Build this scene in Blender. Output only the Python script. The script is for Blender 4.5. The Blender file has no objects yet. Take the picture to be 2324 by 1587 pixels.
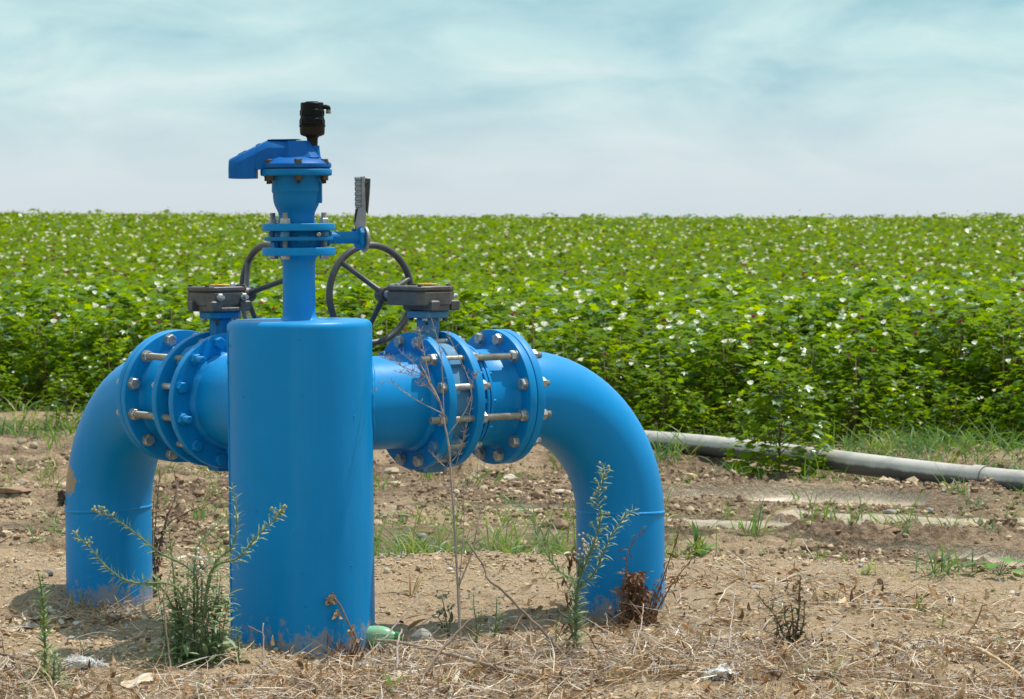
import bpy, math, random
import numpy as np
from mathutils import Vector, Matrix
R = math.radians
sc = bpy.context.scene
col = sc.collection
rng = np.random.default_rng(7)
random.seed(7)

# ------------------------------------------------------------------ camera
FPX = 6800.0                       # focal length in units of a 2324 px wide picture
CAMZ = 1.2
PITCH = math.atan(311.5 / FPX)
cd = bpy.data.cameras.new('camera')
cam = bpy.data.objects.new('camera', cd)
col.objects.link(cam)
sc.camera = cam
cd.sensor_width = 36.0
cd.lens = FPX / 2324 * 36.0
cd.clip_start = 0.1
cd.clip_end = 6000
cd.dof.use_dof = True
cd.dof.focus_distance = 8.6
cd.dof.aperture_fstop = 14.0
cam.location = (0, 0, CAMZ)
cam.rotation_euler = (R(90) - PITCH, 0, 0)

# ------------------------------------------------------------------ sun + sky
SUN_EL, SUN_AZ = 67.0, 30.0        # azimuth: degrees from +X towards +Y (behind right)
sd = Vector((math.cos(R(SUN_EL)) * math.cos(R(SUN_AZ)), math.cos(R(SUN_EL)) * math.sin(R(SUN_AZ)), math.sin(R(SUN_EL))))
sl = bpy.data.lights.new('sun', 'SUN')
sl.energy = 5.0
sl.angle = R(0.6)
sl.color = (1.0, 0.955, 0.88)
so = bpy.data.objects.new('sun', sl)
col.objects.link(so)
so.rotation_euler = sd.to_track_quat('Z', 'Y').to_euler()
so.location = (4, 4, 9)

w = bpy.data.worlds.new('World')
sc.world = w
w.use_nodes = True
nt = w.node_tree
for n in list(nt.nodes):
    nt.nodes.remove(n)


def nd(nt, typ, **kw):
    n = nt.nodes.new(typ)
    for k, v in kw.items():
        if isinstance(v, tuple) and k.startswith('i_'):
            n.inputs[k[2:].replace('_', ' ')].default_value = v
        elif k.startswith('i_'):
            n.inputs[k[2:].replace('_', ' ')].default_value = v
        else:
            setattr(n, k, v)
    return n


def ramp(nt, stops, interp='LINEAR'):
    n = nt.nodes.new('ShaderNodeValToRGB')
    cr = n.color_ramp
    cr.interpolation = interp
    while len(cr.elements) < len(stops):
        cr.elements.new(0.5)
    for e, (p, c) in zip(cr.elements, stops):
        e.position = p
        e.color = (*c, 1) if len(c) == 3 else c
    return n


def srgb(r, g, b):
    f = lambda c: (c / 255 / 12.92) if c <= 10 else (((c / 255) + 0.055) / 1.055) ** 2.4
    return (f(r), f(g), f(b))


out = nd(nt, 'ShaderNodeOutputWorld')
bg_sky = nd(nt, 'ShaderNodeBackground')
bg_cl = nd(nt, 'ShaderNodeBackground')
mixs = nd(nt, 'ShaderNodeMixShader')
sky = nd(nt, 'ShaderNodeTexSky')
sky.sky_type = 'NISHITA'
sky.sun_disc = False
sky.sun_elevation = R(SUN_EL)
sky.sun_rotation = R(90 - SUN_AZ)
sky.air_density = 1.0
sky.dust_density = 1.5
nt.links.new(sky.outputs[0], bg_sky.inputs[0])
bg_sky.inputs[1].default_value = 0.10
tc = nd(nt, 'ShaderNodeTexCoord')
sep = nd(nt, 'ShaderNodeSeparateXYZ')
nt.links.new(tc.outputs['Generated'], sep.inputs[0])
# haze-to-cloud gradient by elevation (only the lowest few degrees are in the picture)
grad = ramp(nt, [(0.0, srgb(215, 226, 233)), (0.018, srgb(215, 228, 234)), (0.038, srgb(204, 229, 234)),
                 (0.058, srgb(194, 230, 233)), (0.076, srgb(158, 208, 216)), (0.2, srgb(198, 224, 236)), (1.0, srgb(196, 216, 236))])
nt.links.new(sep.outputs['Z'], grad.inputs[0])
# stretched cloud layers, read on the direction
mp = nd(nt, 'ShaderNodeMapping')
mp.inputs['Scale'].default_value = (9.0, 9.0, 30.0)
mp.inputs['Location'].default_value = (3.15, 0.4, 1.1)
nt.links.new(tc.outputs['Generated'], mp.inputs[0])
n1 = nd(nt, 'ShaderNodeTexNoise', i_Scale=1.35, i_Detail=7.0, i_Roughness=0.52, i_Distortion=0.6)
nt.links.new(mp.outputs[0], n1.inputs['Vector'])
mp2 = nd(nt, 'ShaderNodeMapping')
mp2.inputs['Scale'].default_value = (20.0, 20.0, 50.0)
mp2.inputs['Location'].default_value = (1.7, 5.4, 0.3)
nt.links.new(tc.outputs['Generated'], mp2.inputs[0])
n2 = nd(nt, 'ShaderNodeTexNoise', i_Scale=1.0, i_Detail=6.0, i_Roughness=0.55, i_Distortion=0.2)
nt.links.new(mp2.outputs[0], n2.inputs['Vector'])
# strength of mottling grows away from the horizon
amp = nd(nt, 'ShaderNodeMapRange', i_From_Min=0.006, i_From_Max=0.045, i_To_Min=0.10, i_To_Max=1.0)
nt.links.new(sep.outputs['Z'], amp.inputs['Value'])
cr1 = ramp(nt, [(0.30, srgb(128, 188, 210)), (0.44, srgb(178, 217, 226)), (0.55, srgb(204, 234, 236)), (0.66, srgb(232, 246, 247))])
nt.links.new(n1.outputs['Fac'], cr1.inputs[0])
cr2 = ramp(nt, [(0.32, (0.86, 0.90, 0.93)), (0.5, (1.0, 1.0, 1.0)), (0.68, (1.07, 1.03, 1.02))])
nt.links.new(n2.outputs['Fac'], cr2.inputs[0])
m1 = nd(nt, 'ShaderNodeMix', data_type='RGBA', blend_type='MIX')
f1 = nd(nt, 'ShaderNodeMath', operation='MULTIPLY')
f1.inputs[1].default_value = 0.55
nt.links.new(amp.outputs[0], f1.inputs[0])
nt.links.new(f1.outputs[0], m1.inputs[0])
nt.links.new(grad.outputs[0], m1.inputs[6])
nt.links.new(cr1.outputs[0], m1.inputs[7])
m2 = nd(nt, 'ShaderNodeMix', data_type='RGBA', blend_type='MULTIPLY')
nt.links.new(amp.outputs[0], m2.inputs[0])
nt.links.new(m1.outputs[2], m2.inputs[6])
nt.links.new(cr2.outputs[0], m2.inputs[7])
nt.links.new(m2.outputs[2], bg_cl.inputs[0])
bg_cl.inputs[1].default_value = 1.05
mixs.inputs[0].default_value = 0.88
nt.links.new(bg_sky.outputs[0], mixs.inputs[1])
nt.links.new(bg_cl.outputs[0], mixs.inputs[2])
nt.links.new(mixs.outputs[0], out.inputs[0])

sc.view_settings.view_transform = 'Standard'
sc.view_settings.look = 'None'
sc.view_settings.exposure = 0.0
sc.view_settings.gamma = 1.0
sc.cycles.max_bounces = 8
sc.cycles.transparent_max_bounces = 8
sc.cycles.use_denoising = True


# ------------------------------------------------------------------ picture -> place
def ray(x, y):
    a, b = (x - 1162) / FPX, (793.5 - y) / FPX
    d = Vector((a, math.cos(PITCH) + b * math.sin(PITCH), -math.sin(PITCH) + b * math.cos(PITCH)))
    return d


def at(x, y, Y):
    """point on the line of sight of picture point x,y (2324 px wide) at depth Y"""
    d = ray(x, y)
    return Vector((0, 0, CAMZ)) + d * (Y / d.y)


# ------------------------------------------------------------------ terrain height
_perm = np.random.default_rng(11).permutation(4096)
_val = np.random.default_rng(12).random(4096)


def vnoise(x, y, s=0):
    xi = np.floor(x).astype(np.int64)
    yi = np.floor(y).astype(np.int64)
    fx, fy = x - xi, y - yi
    fx = fx * fx * fx * (fx * (fx * 6 - 15) + 10)
    fy = fy * fy * fy * (fy * (fy * 6 - 15) + 10)

    def h(i, j):
        return _val[_perm[(_perm[(i + s * 57) & 4095] + j) & 4095]]
    a, b, c, d = h(xi, yi), h(xi + 1, yi), h(xi, yi + 1), h(xi + 1, yi + 1)
    return (a + (b - a) * fx) * (1 - fy) + (c + (d - c) * fx) * fy - 0.5


def fbm(x, y, o=4, s=0, g=0.5):
    t = 0
    a = 1.0
    for k in range(o):
        t = t + a * vnoise(x * 2 ** k + 13.7 * k, y * 2 ** k + 7.1 * k, s + k)
        a *= g
    return t


def sstep(a, b, x):
    t = np.clip((x - a) / (b - a), 0, 1)
    return t * t * (3 - 2 * t)


def gauss(x, y, cx, cy, sx, sy):
    return np.exp(-((x - cx) / sx) ** 2 - ((y - cy) / sy) ** 2)


WATER_Z = -0.100


def lip_y(x):
    return 10.25 + 0.30 * fbm(x * 0.9, x * 0 + 3.3, 3, 5) - 0.35 * sstep(0.8, 2.2, x) + 0.5 * sstep(-1.2, -2.2, x)


def bands(x, y):
    """shallow water-filled wheel tracks on the muddy strip (0..1)"""
    t = 0
    for y0, sl_, w_, x0, x1, s in ((13.2, -.10, .15, .60, 1.6, 1), (12.72, -.25, .17, 1.30, 4.5, 2), (12.20, -.58, .15, .75, 3.4, 3), (11.20, -.35, .12, .55, 1.75, 4),
                                  (11.72, -.50, .09, .85, 1.9, 5), (11.0, -.30, .12, 1.9, 4.5, 8), (14.1, -.35, .09, .7, 1.9, 9),
                                  (12.9, -.05, .08, -.35, .40, 6), (10.9, .05, .10, -0.62, -0.30, 7), (12.4, .1, .10, -3.5, -1.4, 10)):
        yc = y0 + sl_ * (x - 1.2) + 0.10 * fbm(x * 1.7, x * 0 + s, 3, s)
        w_ = w_ * (1 + .9 * fbm(x * 2.3, x * 0 + 4 + s, 2, s + 20))
        t = np.maximum(t, np.exp(-((y - yc) / w_) ** 2) * sstep(x0 - .35, x0 + .1, x) * (1 - sstep(x1, x1 + .4, x)))
    return t


def hfun(x, y):
    x = np.asarray(x, float)
    y = np.asarray(y, float)
    ly = lip_y(x)
    mud = sstep(ly - 0.10, ly + 0.28, y)
    pad = 1 - mud
    h = 0.022 * fbm(x * 1.1, y * 1.1, 3, 20) * pad
    h += 0.030 * gauss(x, y, 0 * x, ly - 0.25, 9, 0.30) * pad
    h += 0.014 * fbm(x * 4, y * 4, 4, 30)
    h += 0.0075 * fbm(x * 22, y * 22, 3, 40) * (.45 + 1.1 * sstep(-.3, .3, fbm(x * 2.6, y * 2.6, 2, 41)))
    h += pad * .012 * np.clip(fbm(x * 13, y * 13, 3, 42) - .12, 0, 1) * 2
    # clods standing out of the worked soil
    cl = np.clip(fbm(x * 7, y * 7, 4, 50, .62) + 0.02, 0, 1)
    rough = np.clip(0.15 + 1.0 * sstep(-.05, .35, fbm(x * 1.3, y * 2.1, 2, 60)), 0, 1)
    far = 1 - 0.75 * sstep(14.5, 17, y)
    h += mud * far * (0.075 * cl * rough + 0.036 * np.clip(fbm(x * 19, y * 19, 3, 61, .7), -.1, 1) * rough)
    h += -0.070 * mud
    h += mud * 0.045 * np.sin(y * 3.4 + 1.1 * fbm(x * .8, y * .5, 2, 62) + 0.25 * x) * far * sstep(-3, .5, x)
    b = bands(x, y) * mud
    smooth = sstep(.30, .52, b)
    flat = -0.092 + 0.012 * fbm(x * 3.5, y * 11, 4, 63) - 0.016 * sstep(.45, .8, b)
    h = h * (1 - smooth) + flat * smooth
    # ledges of dried mud beside the tracks
    # local ground around the pipework
    h += .045 * gauss(x, y, 1.27, 14.15, .35, .28)
    h += -.038 * gauss(x, y, .05, 8.55, .50, .55) * pad
    h += 0.085 * gauss(x, y, -1.62, 9.55, .38, .30) - 0.02 * gauss(x, y, -1.2, 9.05, .25, .2)
    h += 0.030 * gauss(x, y, 0.62, 9.15, .30, .30) - 0.03 * gauss(x, y, 0.30, 8.8, .14, .16)
    h += 0.018 * gauss(x, y, -.82, 8.1, .22, .16) - 0.045 * gauss(x, y, -.42, 8.05, .22, .22)
    # field behind rises a little, with a crest about 70 m away
    h += sstep(14.5, 17.5, y) * 0.06
    h += 0.36 * sstep(18, 78, y) * (1 + 0.35 * sstep(2, -14, x)) - 6 * sstep(95, 600, y)
    h += 0.025 * sstep(25, 60, y) * fbm(x * .08, y * .05, 2, 64) * 2
    return h


def h1(x, y):
    return float(hfun(np.array([x]), np.array([y]))[0])


def gp(x, y, dz=0.0):
    """where the line of sight of picture point x,y meets the ground"""
    d = ray(x, y)
    Y = -CAMZ / d.z * d.y
    for _ in range(12):
        z = h1(d.x / d.y * Y, Y)
        Y = 0.5 * Y + 0.5 * (z - CAMZ) / (d.z / d.y)
    p = Vector((d.x / d.y * Y, Y, 0))
    p.z = h1(p.x, p.y) + dz
    return p


# ------------------------------------------------------------------ mesh builder
class MB:
    def __init__(s):
        s.v, s.f, s.m, s.sm = [], [], [], []

    def add(s, vs, fs, mi=0, smooth=True):
        b = len(s.v)
        s.v.extend([tuple(p) for p in vs])
        for f in fs:
            s.f.append(tuple(i + b for i in f))
            s.m.append(mi)
            s.sm.append(smooth)

    def lathe(s, prof, n=48, M=None, mi=0, capa=True, capb=True, smooth=True, bump=None):
        """profile of (radius, height) about local Z"""
        M = M or Matrix()
        vs, fs = [], []
        for k, (r, z) in enumerate(prof):
            for i in range(n):
                a = 2 * math.pi * i / n
                rr = r + (bump(a, k) if bump else 0)
                vs.append(M @ Vector((rr * math.cos(a), rr * math.sin(a), z)))
        for k in range(len(prof) - 1):
            for i in range(n):
                j = (i + 1) % n
                fs.append((k * n + i, k * n + j, (k + 1) * n + j, (k + 1) * n + i))
        if capa and prof[0][0] > 1e-6:
            fs.append(tuple(reversed(range(n))))
        if capb and prof[-1][0] > 1e-6:
            b = (len(prof) - 1) * n
            fs.append(tuple(b + i for i in range(n)))
        s.add(vs, fs, mi, smooth)

    def tube(s, pts, rad, n=6, mi=0, cap=True, smooth=True):
        pts = [Vector(p) for p in pts]
        if not hasattr(rad, '__len__'):
            rad = [rad] * len(pts)
        up = Vector((0, 0, 1))
        vs, fs = [], []
        nrm = None
        for k, p in enumerate(pts):
            a = pts[max(0, k - 1)]
            b = pts[min(len(pts) - 1, k + 1)]
            t = (b - a).normalized() if (b - a).length > 1e-9 else Vector((0, 0, 1))
            if nrm is None:
                nrm = t.cross(up)
                if nrm.length < 0.05:
                    nrm = t.cross(Vector((1, 0, 0)))
                nrm.normalize()
            else:
                nrm = (nrm - t * nrm.dot(t))
                nrm.normalize()
            bi = t.cross(nrm)
            for i in range(n):
                an = 2 * math.pi * i / n
                vs.append(p + (nrm * math.cos(an) + bi * math.sin(an)) * rad[k])
        for k in range(len(pts) - 1):
            for i in range(n):
                j = (i + 1) % n
                fs.append((k * n + i, k * n + j, (k + 1) * n + j, (k + 1) * n + i))
        if cap:
            fs.append(tuple(reversed(range(n))))
            b = (len(pts) - 1) * n
            fs.append(tuple(b + i for i in range(n)))
        s.add(vs, fs, mi, smooth)

    def prism(s, poly, z0, z1, M=None, mi=0, bev=0.0, smooth=False):
        """polygon (x,y) extruded along local Z with chamfered edges"""
        M = M or Matrix()
        n = len(poly)
        c = Vector((sum(p[0] for p in poly) / n, sum(p[1] for p in poly) / n))

        def ins(d):
            o = []
            for i in range(n):
                p0, p1, p2 = Vector(poly[i - 1]), Vector(poly[i]), Vector(poly[(i + 1) % n])
                e1 = (p1 - p0).normalized()
                e2 = (p2 - p1).normalized()
                n1_ = Vector((-e1.y, e1.x))
                n2_ = Vector((-e2.y, e2.x))
                k = (n1_ + n2_)
                k = k / max(0.3, k.length_squared) * 2 if k.length > 1e-6 else n1_
                o.append(p1 + k * d * sgn)
            return o
        ar = sum(poly[i - 1][0] * poly[i][1] - poly[i][0] * poly[i - 1][1] for i in range(n))
        sgn = 1 if ar > 0 else -1
        rings = []
        if bev > 0:
            pi = ins(bev)
            rings = [(pi, z0), (poly, z0 + bev), (poly, z1 - bev), (pi, z1)]
        else:
            rings = [(poly, z0), (poly, z1)]
        vs, fs = [], []
        for pl, z in rings:
            vs += [M @ Vector((p[0], p[1], z)) for p in pl]
        m = len(rings)
        for k in range(m - 1):
            for i in range(n):
                j = (i + 1) % n
                f = (k * n + i, k * n + j, (k + 1) * n + j, (k + 1) * n + i)
                fs.append(f if sgn > 0 else tuple(reversed(f)))
        a = tuple(reversed(range(n)))
        b = tuple((m - 1) * n + i for i in range(n))
        fs += [a, b] if sgn > 0 else [tuple(reversed(a)), tuple(reversed(b))]
        s.add(vs, fs, mi, smooth)

    def mesh(s, name, mats):
        me = bpy.data.meshes.new(name)
        me.from_pydata(s.v, [], s.f)
        for m in (mats if isinstance(mats, (list, tuple)) else [mats]):
            me.materials.append(m)
        me.polygons.foreach_set('material_index', s.m)
        me.polygons.foreach_set('use_smooth', s.sm)
        me.update()
        return me

    def build(s, name, mats, parent=None, M=None, sharp=35):
        me = s.mesh(name, mats)
        if sharp:
            try:
                me.set_sharp_from_angle(angle=R(sharp))
            except Exception:
                pass
        return link(name, me, parent, M)


def link(name, me, parent=None, M=None):
    o = bpy.data.objects.new(name, me)
    col.objects.link(o)
    if parent:
        o.parent = parent
    if M is not None:
        o.matrix_local = M
    return o


def tag(o, label=None, cat=None, group=None, kind=None):
    if label:
        o['label'] = label
    if cat:
        o['category'] = cat
    if group:
        o['group'] = group
    if kind:
        o['kind'] = kind
    return o


def empty(name, loc):
    o = bpy.data.objects.new(name, None)
    o.empty_display_size = 0.1
    o.location = loc
    col.objects.link(o)
    return o


def np_mesh(name, V, F, mats, mi=None, smooth=False):
    """V (n,3), F (m,k) arrays -> mesh"""
    me = bpy.data.meshes.new(name)
    V = np.asarray(V, np.float32)
    F = np.asarray(F, np.int32)
    k = F.shape[1]
    me.vertices.add(len(V))
    me.vertices.foreach_set('co', V.ravel())
    me.loops.add(F.size)
    me.loops.foreach_set('vertex_index', F.ravel())
    me.polygons.add(len(F))
    me.polygons.foreach_set('loop_start', np.arange(0, F.size, k, dtype=np.int32))
    for m in mats:
        me.materials.append(m)
    if mi is not None:
        me.polygons.foreach_set('material_index', np.asarray(mi, np.int32))
    me.polygons.foreach_set('use_smooth', np.full(len(F), smooth, bool))
    me.update(calc_edges=True)
    me.validate()
    return me


# ------------------------------------------------------------------ materials
def mat(name):
    m = bpy.data.materials.new(name)
    m.use_nodes = True
    t = m.node_tree
    b = t.nodes['Principled BSDF']
    return m, t, b


def tex(t, scale, detail=4, rough=0.55, coord='Object', stretch=None, dist=0.0):
    c = nd(t, 'ShaderNodeTexCoord')
    n = nd(t, 'ShaderNodeTexNoise', i_Scale=scale, i_Detail=float(detail), i_Roughness=rough, i_Distortion=dist)
    if stretch:
        mpn = nd(t, 'ShaderNodeMapping')
        mpn.inputs['Scale'].default_value = stretch
        t.links.new(c.outputs[coord], mpn.inputs[0])
        t.links.new(mpn.outputs[0], n.inputs['Vector'])
    else:
        t.links.new(c.outputs[coord], n.inputs['Vector'])
    return n


def bump(t, b, h, dist, strength=1.0, prev=None):
    bn = nd(t, 'ShaderNodeBump')
    bn.inputs['Strength'].default_value = strength
    bn.inputs['Distance'].default_value = dist
    t.links.new(h, bn.inputs['Height'])
    if prev:
        t.links.new(prev.outputs[0], bn.inputs['Normal'])
    t.links.new(bn.outputs[0], b.inputs['Normal'])
    return bn


def mixc(t, fac, a, c, blend='MIX'):
    n = nd(t, 'ShaderNodeMix', data_type='RGBA', blend_type=blend)
    for s_, i in ((fac, 0), (a, 6), (c, 7)):
        if hasattr(s_, 'is_linked') or hasattr(s_, 'links'):
            t.links.new(s_, n.inputs[i])
        elif i == 0:
            n.inputs[0].default_value = s_
        else:
            n.inputs[i].default_value = (*s_, 1)
    return n.outputs[2]


def paint(name, c, dark, rough=0.34, dust=0.12, chips=0.0, runs=True, metal=(.22, .2, .18), coat=.0, soil=True):
    m, t, b = mat(name)
    n = tex(t, 6, 5, .6)
    base = mixc(t, n.outputs['Fac'], dark, c)
    # dust lying on the surfaces that look up, broken by noise
    g = nd(t, 'ShaderNodeNewGeometry')
    sp = nd(t, 'ShaderNodeSeparateXYZ')
    t.links.new(g.outputs['True Normal'], sp.inputs[0])
    mr = nd(t, 'ShaderNodeMapRange', i_From_Min=.35, i_From_Max=1.0, i_To_Min=0.0, i_To_Max=dust)
    t.links.new(sp.outputs['Z'], mr.inputs['Value'])
    nb = tex(t, 22, 6, .65)
    mm = nd(t, 'ShaderNodeMath', operation='MULTIPLY')
    t.links.new(mr.outputs[0], mm.inputs[0])
    t.links.new(nb.outputs['Fac'], mm.inputs[1])
    base = mixc(t, mm.outputs[0], base, (.42, .50, .56))
    if chips > 0:
        nc = tex(t, 38, 5, .7)
        cr = ramp(t, [(0.62 - chips * .3, (0, 0, 0)), (0.66 - chips * .3, (1, 1, 1))])
        t.links.new(nc.outputs['Fac'], cr.inputs[0])
        base = mixc(t, cr.outputs[0], base, metal)
    if soil:                       # earth splashed and dried on the lowest part
        sp2 = nd(t, 'ShaderNodeSeparateXYZ')
        t.links.new(g.outputs['Position'], sp2.inputs[0])
        zr_ = nd(t, 'ShaderNodeMapRange', i_From_Min=-.03, i_From_Max=.22, i_To_Min=.62, i_To_Max=.0)
        t.links.new(sp2.outputs['Z'], zr_.inputs['Value'])
        ns = tex(t, 26, 7, .75, stretch=(1, 1, .6))
        ad_ = nd(t, 'ShaderNodeMath', operation='ADD')
        t.links.new(zr_.outputs[0], ad_.inputs[0])
        t.links.new(ns.outputs['Fac'], ad_.inputs[1])
        cs = ramp(t, [(.92, (0, 0, 0)), (1.08, (.65, .65, .65))])
        t.links.new(ad_.outputs[0], cs.inputs[0])
        base = mixc(t, cs.outputs[0], base, (.38, .28, .18))
        nk = tex(t, 30, 4, .65)
        ck = ramp(t, [(.705, (0, 0, 0)), (.725, (1, 1, 1))])
        t.links.new(nk.outputs['Fac'], ck.inputs[0])
        base = mixc(t, ck.outputs[0], base, (.10, .11, .12))
        # faint vertical streaks of dust and wear
        nv = tex(t, 16, 5, .6, stretch=(1, 1, .06))
        cv = ramp(t, [(.52, (0, 0, 0)), (.80, (.22, .22, .22))])
        t.links.new(nv.outputs['Fac'], cv.inputs[0])
        base = mixc(t, cv.outputs[0], base, (.06, .32, .58))
    t.links.new(base, b.inputs['Base Color'])
    nr = tex(t, 14, 4, .6)
    rr = nd(t, 'ShaderNodeMapRange', i_To_Min=rough - .08, i_To_Max=rough + .14)
    t.links.new(nr.outputs['Fac'], rr.inputs['Value'])
    t.links.new(rr.outputs[0], b.inputs['Roughness'])
    b.inputs['Coat Weight'].default_value = coat
    b.inputs['Specular IOR Level'].default_value = .2
    b.inputs['Coat Roughness'].default_value = .12
    nf = tex(t, 260, 2, .5)
    b1 = bump(t, b, nf.outputs['Fac'], .00035, .55)
    ng = tex(t, 17, 3, .55, stretch=(1, 1, .45))
    bump(t, b, ng.outputs['Fac'], .0022, .35, b1)
    return m


BLUE = paint('blue_paint', (.0, .262, .62), (.0, .215, .52), rough=.36, dust=.12)
BLUE_EDGE = paint('blue_flange_paint', (.0, .260, .61), (.0, .198, .49), rough=.44, dust=.16)
BLUE_DEEP = paint('deep_blue_cast_paint', (.0, .118, .40), (.0, .092, .33), rough=.45, dust=.02)
BLUE_VALVE = paint('blue_valve_paint', (.0, .200, .48), (.0, .150, .38), rough=.5, dust=.04)
BLUE_WORN = paint('worn_pale_blue_paint', (.10, .27, .42), (.05, .18, .33), rough=.6, dust=.2, chips=.10, metal=(.30, .34, .36), coat=0)


def metal_mat(name, c1, c2, rough, met=.8, sc1=40, bd=.0006, thread=False):
    m, t, b = mat(name)
    n = tex(t, sc1, 5, .65)
    cr = ramp(t, [(.35, c1), (.65, c2)])
    t.links.new(n.outputs['Fac'], cr.inputs[0])
    t.links.new(cr.outputs[0], b.inputs['Base Color'])
    b.inputs['Metallic'].default_value = met
    b.inputs['Roughness'].default_value = rough
    n2_ = tex(t, 160, 3, .6)
    bump(t, b, n2_.outputs['Fac'], bd, .7)
    return m


STEEL = metal_mat('zinc_bolt_steel', (.30, .30, .28), (.55, .55, .52), .42, .65)
ROD = metal_mat('dull_stud_steel', (.22, .20, .15), (.42, .40, .34), .5, .55, 25)
RUSTY = metal_mat('brown_rusty_bolt_steel', (.040, .032, .022), (.11, .092, .068), .55, .5)
IRON = metal_mat('grey_cast_iron', (.070, .072, .074), (.125, .12, .112), .55, .25, 30, .0012)
RUSTLINE = metal_mat('rust', (.16, .05, .018), (.09, .04, .02), .9, 0, 60)
WHEEL = metal_mat('handwheel_dark_grey', (.050, .050, .050), (.095, .088, .078), .45, .2, 18, .0005)
SHAFT = metal_mat('pale_grey_shaft', (.22, .24, .25), (.34, .36, .37), .45, .3)
ALU = metal_mat('grey_lever_alloy', (.25, .26, .265), (.34, .35, .355), .5, .35, 22, .0003)
ALUD = metal_mat('dark_trigger_alloy', (.10, .10, .09), (.17, .165, .15), .55, .3, 22)
YEL = metal_mat('yellow_indicator_plate', (.62, .36, .04), (.70, .45, .07), .5, 0, 40, .0002)
BRASS = metal_mat('aged_brass', (.20, .13, .05), (.30, .20, .09), .45, .8)
BLACKP = metal_mat('black_plastic', (.004, .004, .004), (.007, .007, .006), .45, 0, 20, .0003)
BROWNP = metal_mat('brown_black_plastic', (.016, .012, .008), (.026, .019, .012), .45, 0, 20, .0003)
for _m in (BLACKP, BROWNP):
    _m.node_tree.nodes['Principled BSDF'].inputs['Specular IOR Level'].default_value = .15
GAP = metal_mat('black_rubber_and_hole_shade', (.012, .012, .012), (.02, .02, .02), .8, 0)  # gasket rubber; its black also stands in for shade in a pocket and hole
# ------------------------------------------------------------------ the blue pipework (one bolted-together thing)
TX, TY = -.587, 8.37
root = empty('irrigation_manifold', (TX, TY, 0))
root.rotation_euler = (0, R(-0.45), 0)
tag(root, 'blue steel irrigation manifold with upright cylinder, two elbow pipes and an air valve on top', 'pipe manifold')
AX = .656


def T(x, y, z):
    return Matrix.Translation((x, y, z))


def RZ(a):
    return Matrix.Rotation(R(a), 4, 'Z')


def RX(a):
    return Matrix.Rotation(R(a), 4, 'X')


def RY(a):
    return Matrix.Rotation(R(a), 4, 'Y')


def rnd_cyl(r, z0, z1, b=.002, n=3):
    """profile with rounded rims"""
    p = [(max(r - b, 1e-4), z0)]
    for k in range(1, n + 1):
        a = math.pi / 2 * k / n
        p.append((r - b + b * math.sin(a), z0 + b - b * math.cos(a)))
    for k in range(0, n + 1):
        a = math.pi / 2 * k / n
        p.append((r - b + b * math.cos(a), z1 - b + b * math.sin(a)))
    return p


def weldbump(seed, amp, per=70):
    r_ = random.Random(seed)
    ph = [r_.uniform(-1, 1) for _ in range(400)]

    def f(a, k):
        i = int(a / (2 * math.pi) * per) % per
        return amp * ph[(i * 7 + k * 31) % 400] if 0 < k else 0
    return f


# upright cylinder with rounded shoulder
mb = MB()
prof = [(.2025, -.25), (.2025, .35), (.2025, .70), (.2025, .880)]
for k in range(1, 8):
    a = math.pi / 2 * k / 7
    prof.append((.2025 - .018 + .018 * math.cos(a), .880 + .018 * math.sin(a) * 1.1))
prof += [(.12, .9), (.06, .9005)]
mb.lathe(prof, 96, smooth=True)
cyl = mb.build('upright_cylinder', [BLUE], root, sharp=60)
# long weld seam down the left side and its little drips
mb = MB()
pts, rr = [], []
aw = R(196)
for k in range(150):
    z = -.1 + .975 * k / 149
    pts.append((.2025 * math.cos(aw), .2025 * math.sin(aw), z))
    rr.append(.0042 + random.uniform(-.0012, .0014))
mb.tube(pts, rr, 6)
for k in range(9):
    a = R(random.uniform(200, 340))
    z = random.uniform(.1, .87)
    c = Vector((.2025 * math.cos(a), .2025 * math.sin(a), z))
    mb.lathe([(.0005, -.003), (.0028, -.001), (.0022, .002), (.0004, .003)], 8, Matrix.Translation(c))
mb.build('weld_seam', [BLUE], root, sharp=None)
# neck
mb = MB()
p = []
p += [(.066, .897), (.056, .900), (.0495, .906), (.0462, .915), (.0455, .93), (.0455, 1.06), (.0470, 1.068), (.0520, 1.074), (.058, 1.081)]
mb.lathe(p, 56, capa=False, capb=False, bump=lambda a, k: (.0012 * math.sin(a * 9 + k) if k < 3 else 0))
mb.build('neck_pipe', [BLUE], root)


def hexprof(mb, M, r, h, mi=0, cham=True):
    """hexagonal head about local Z, from 0 to h"""
    vs, fs = [], []
    rings = [(r, 0), (r, h * .82), (r * .86, h)] if cham else [(r, 0), (r, h)]
    for rr_, z in rings:
        for i in range(6):
            a = R(60 * i)
            vs.append(M @ Vector((rr_ * math.cos(a), rr_ * math.sin(a), z)))
    for k in range(len(rings) - 1):
        for i in range(6):
            j = (i + 1) % 6
            fs.append((k * 6 + i, k * 6 + j, k * 6 + 6 + j, k * 6 + 6 + i))
    b = (len(rings) - 1) * 6
    fs += [tuple(b + i for i in range(6)), tuple(reversed(range(6)))]
    mb.add(vs, fs, mi, False)


def washer(mb, M, r, h=.003, mi=0):
    mb.lathe([(r, 0), (r, h)], 20, M, mi, smooth=False)


def threaded(mb, M, r, z0, z1, pitch=.0022, mi=0, n=14):
    k = max(2, int((z1 - z0) / pitch))
    pr = [(r * .8, z0)]
    for i in range(k):
        z = z0 + (z1 - z0) * (i + .25) / k
        pr += [(r * .90, z), (r, z + (z1 - z0) * .5 / k)]
    pr.append((r * .85, z1))
    mb.lathe(pr, n, M, mi, smooth=True)


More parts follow.
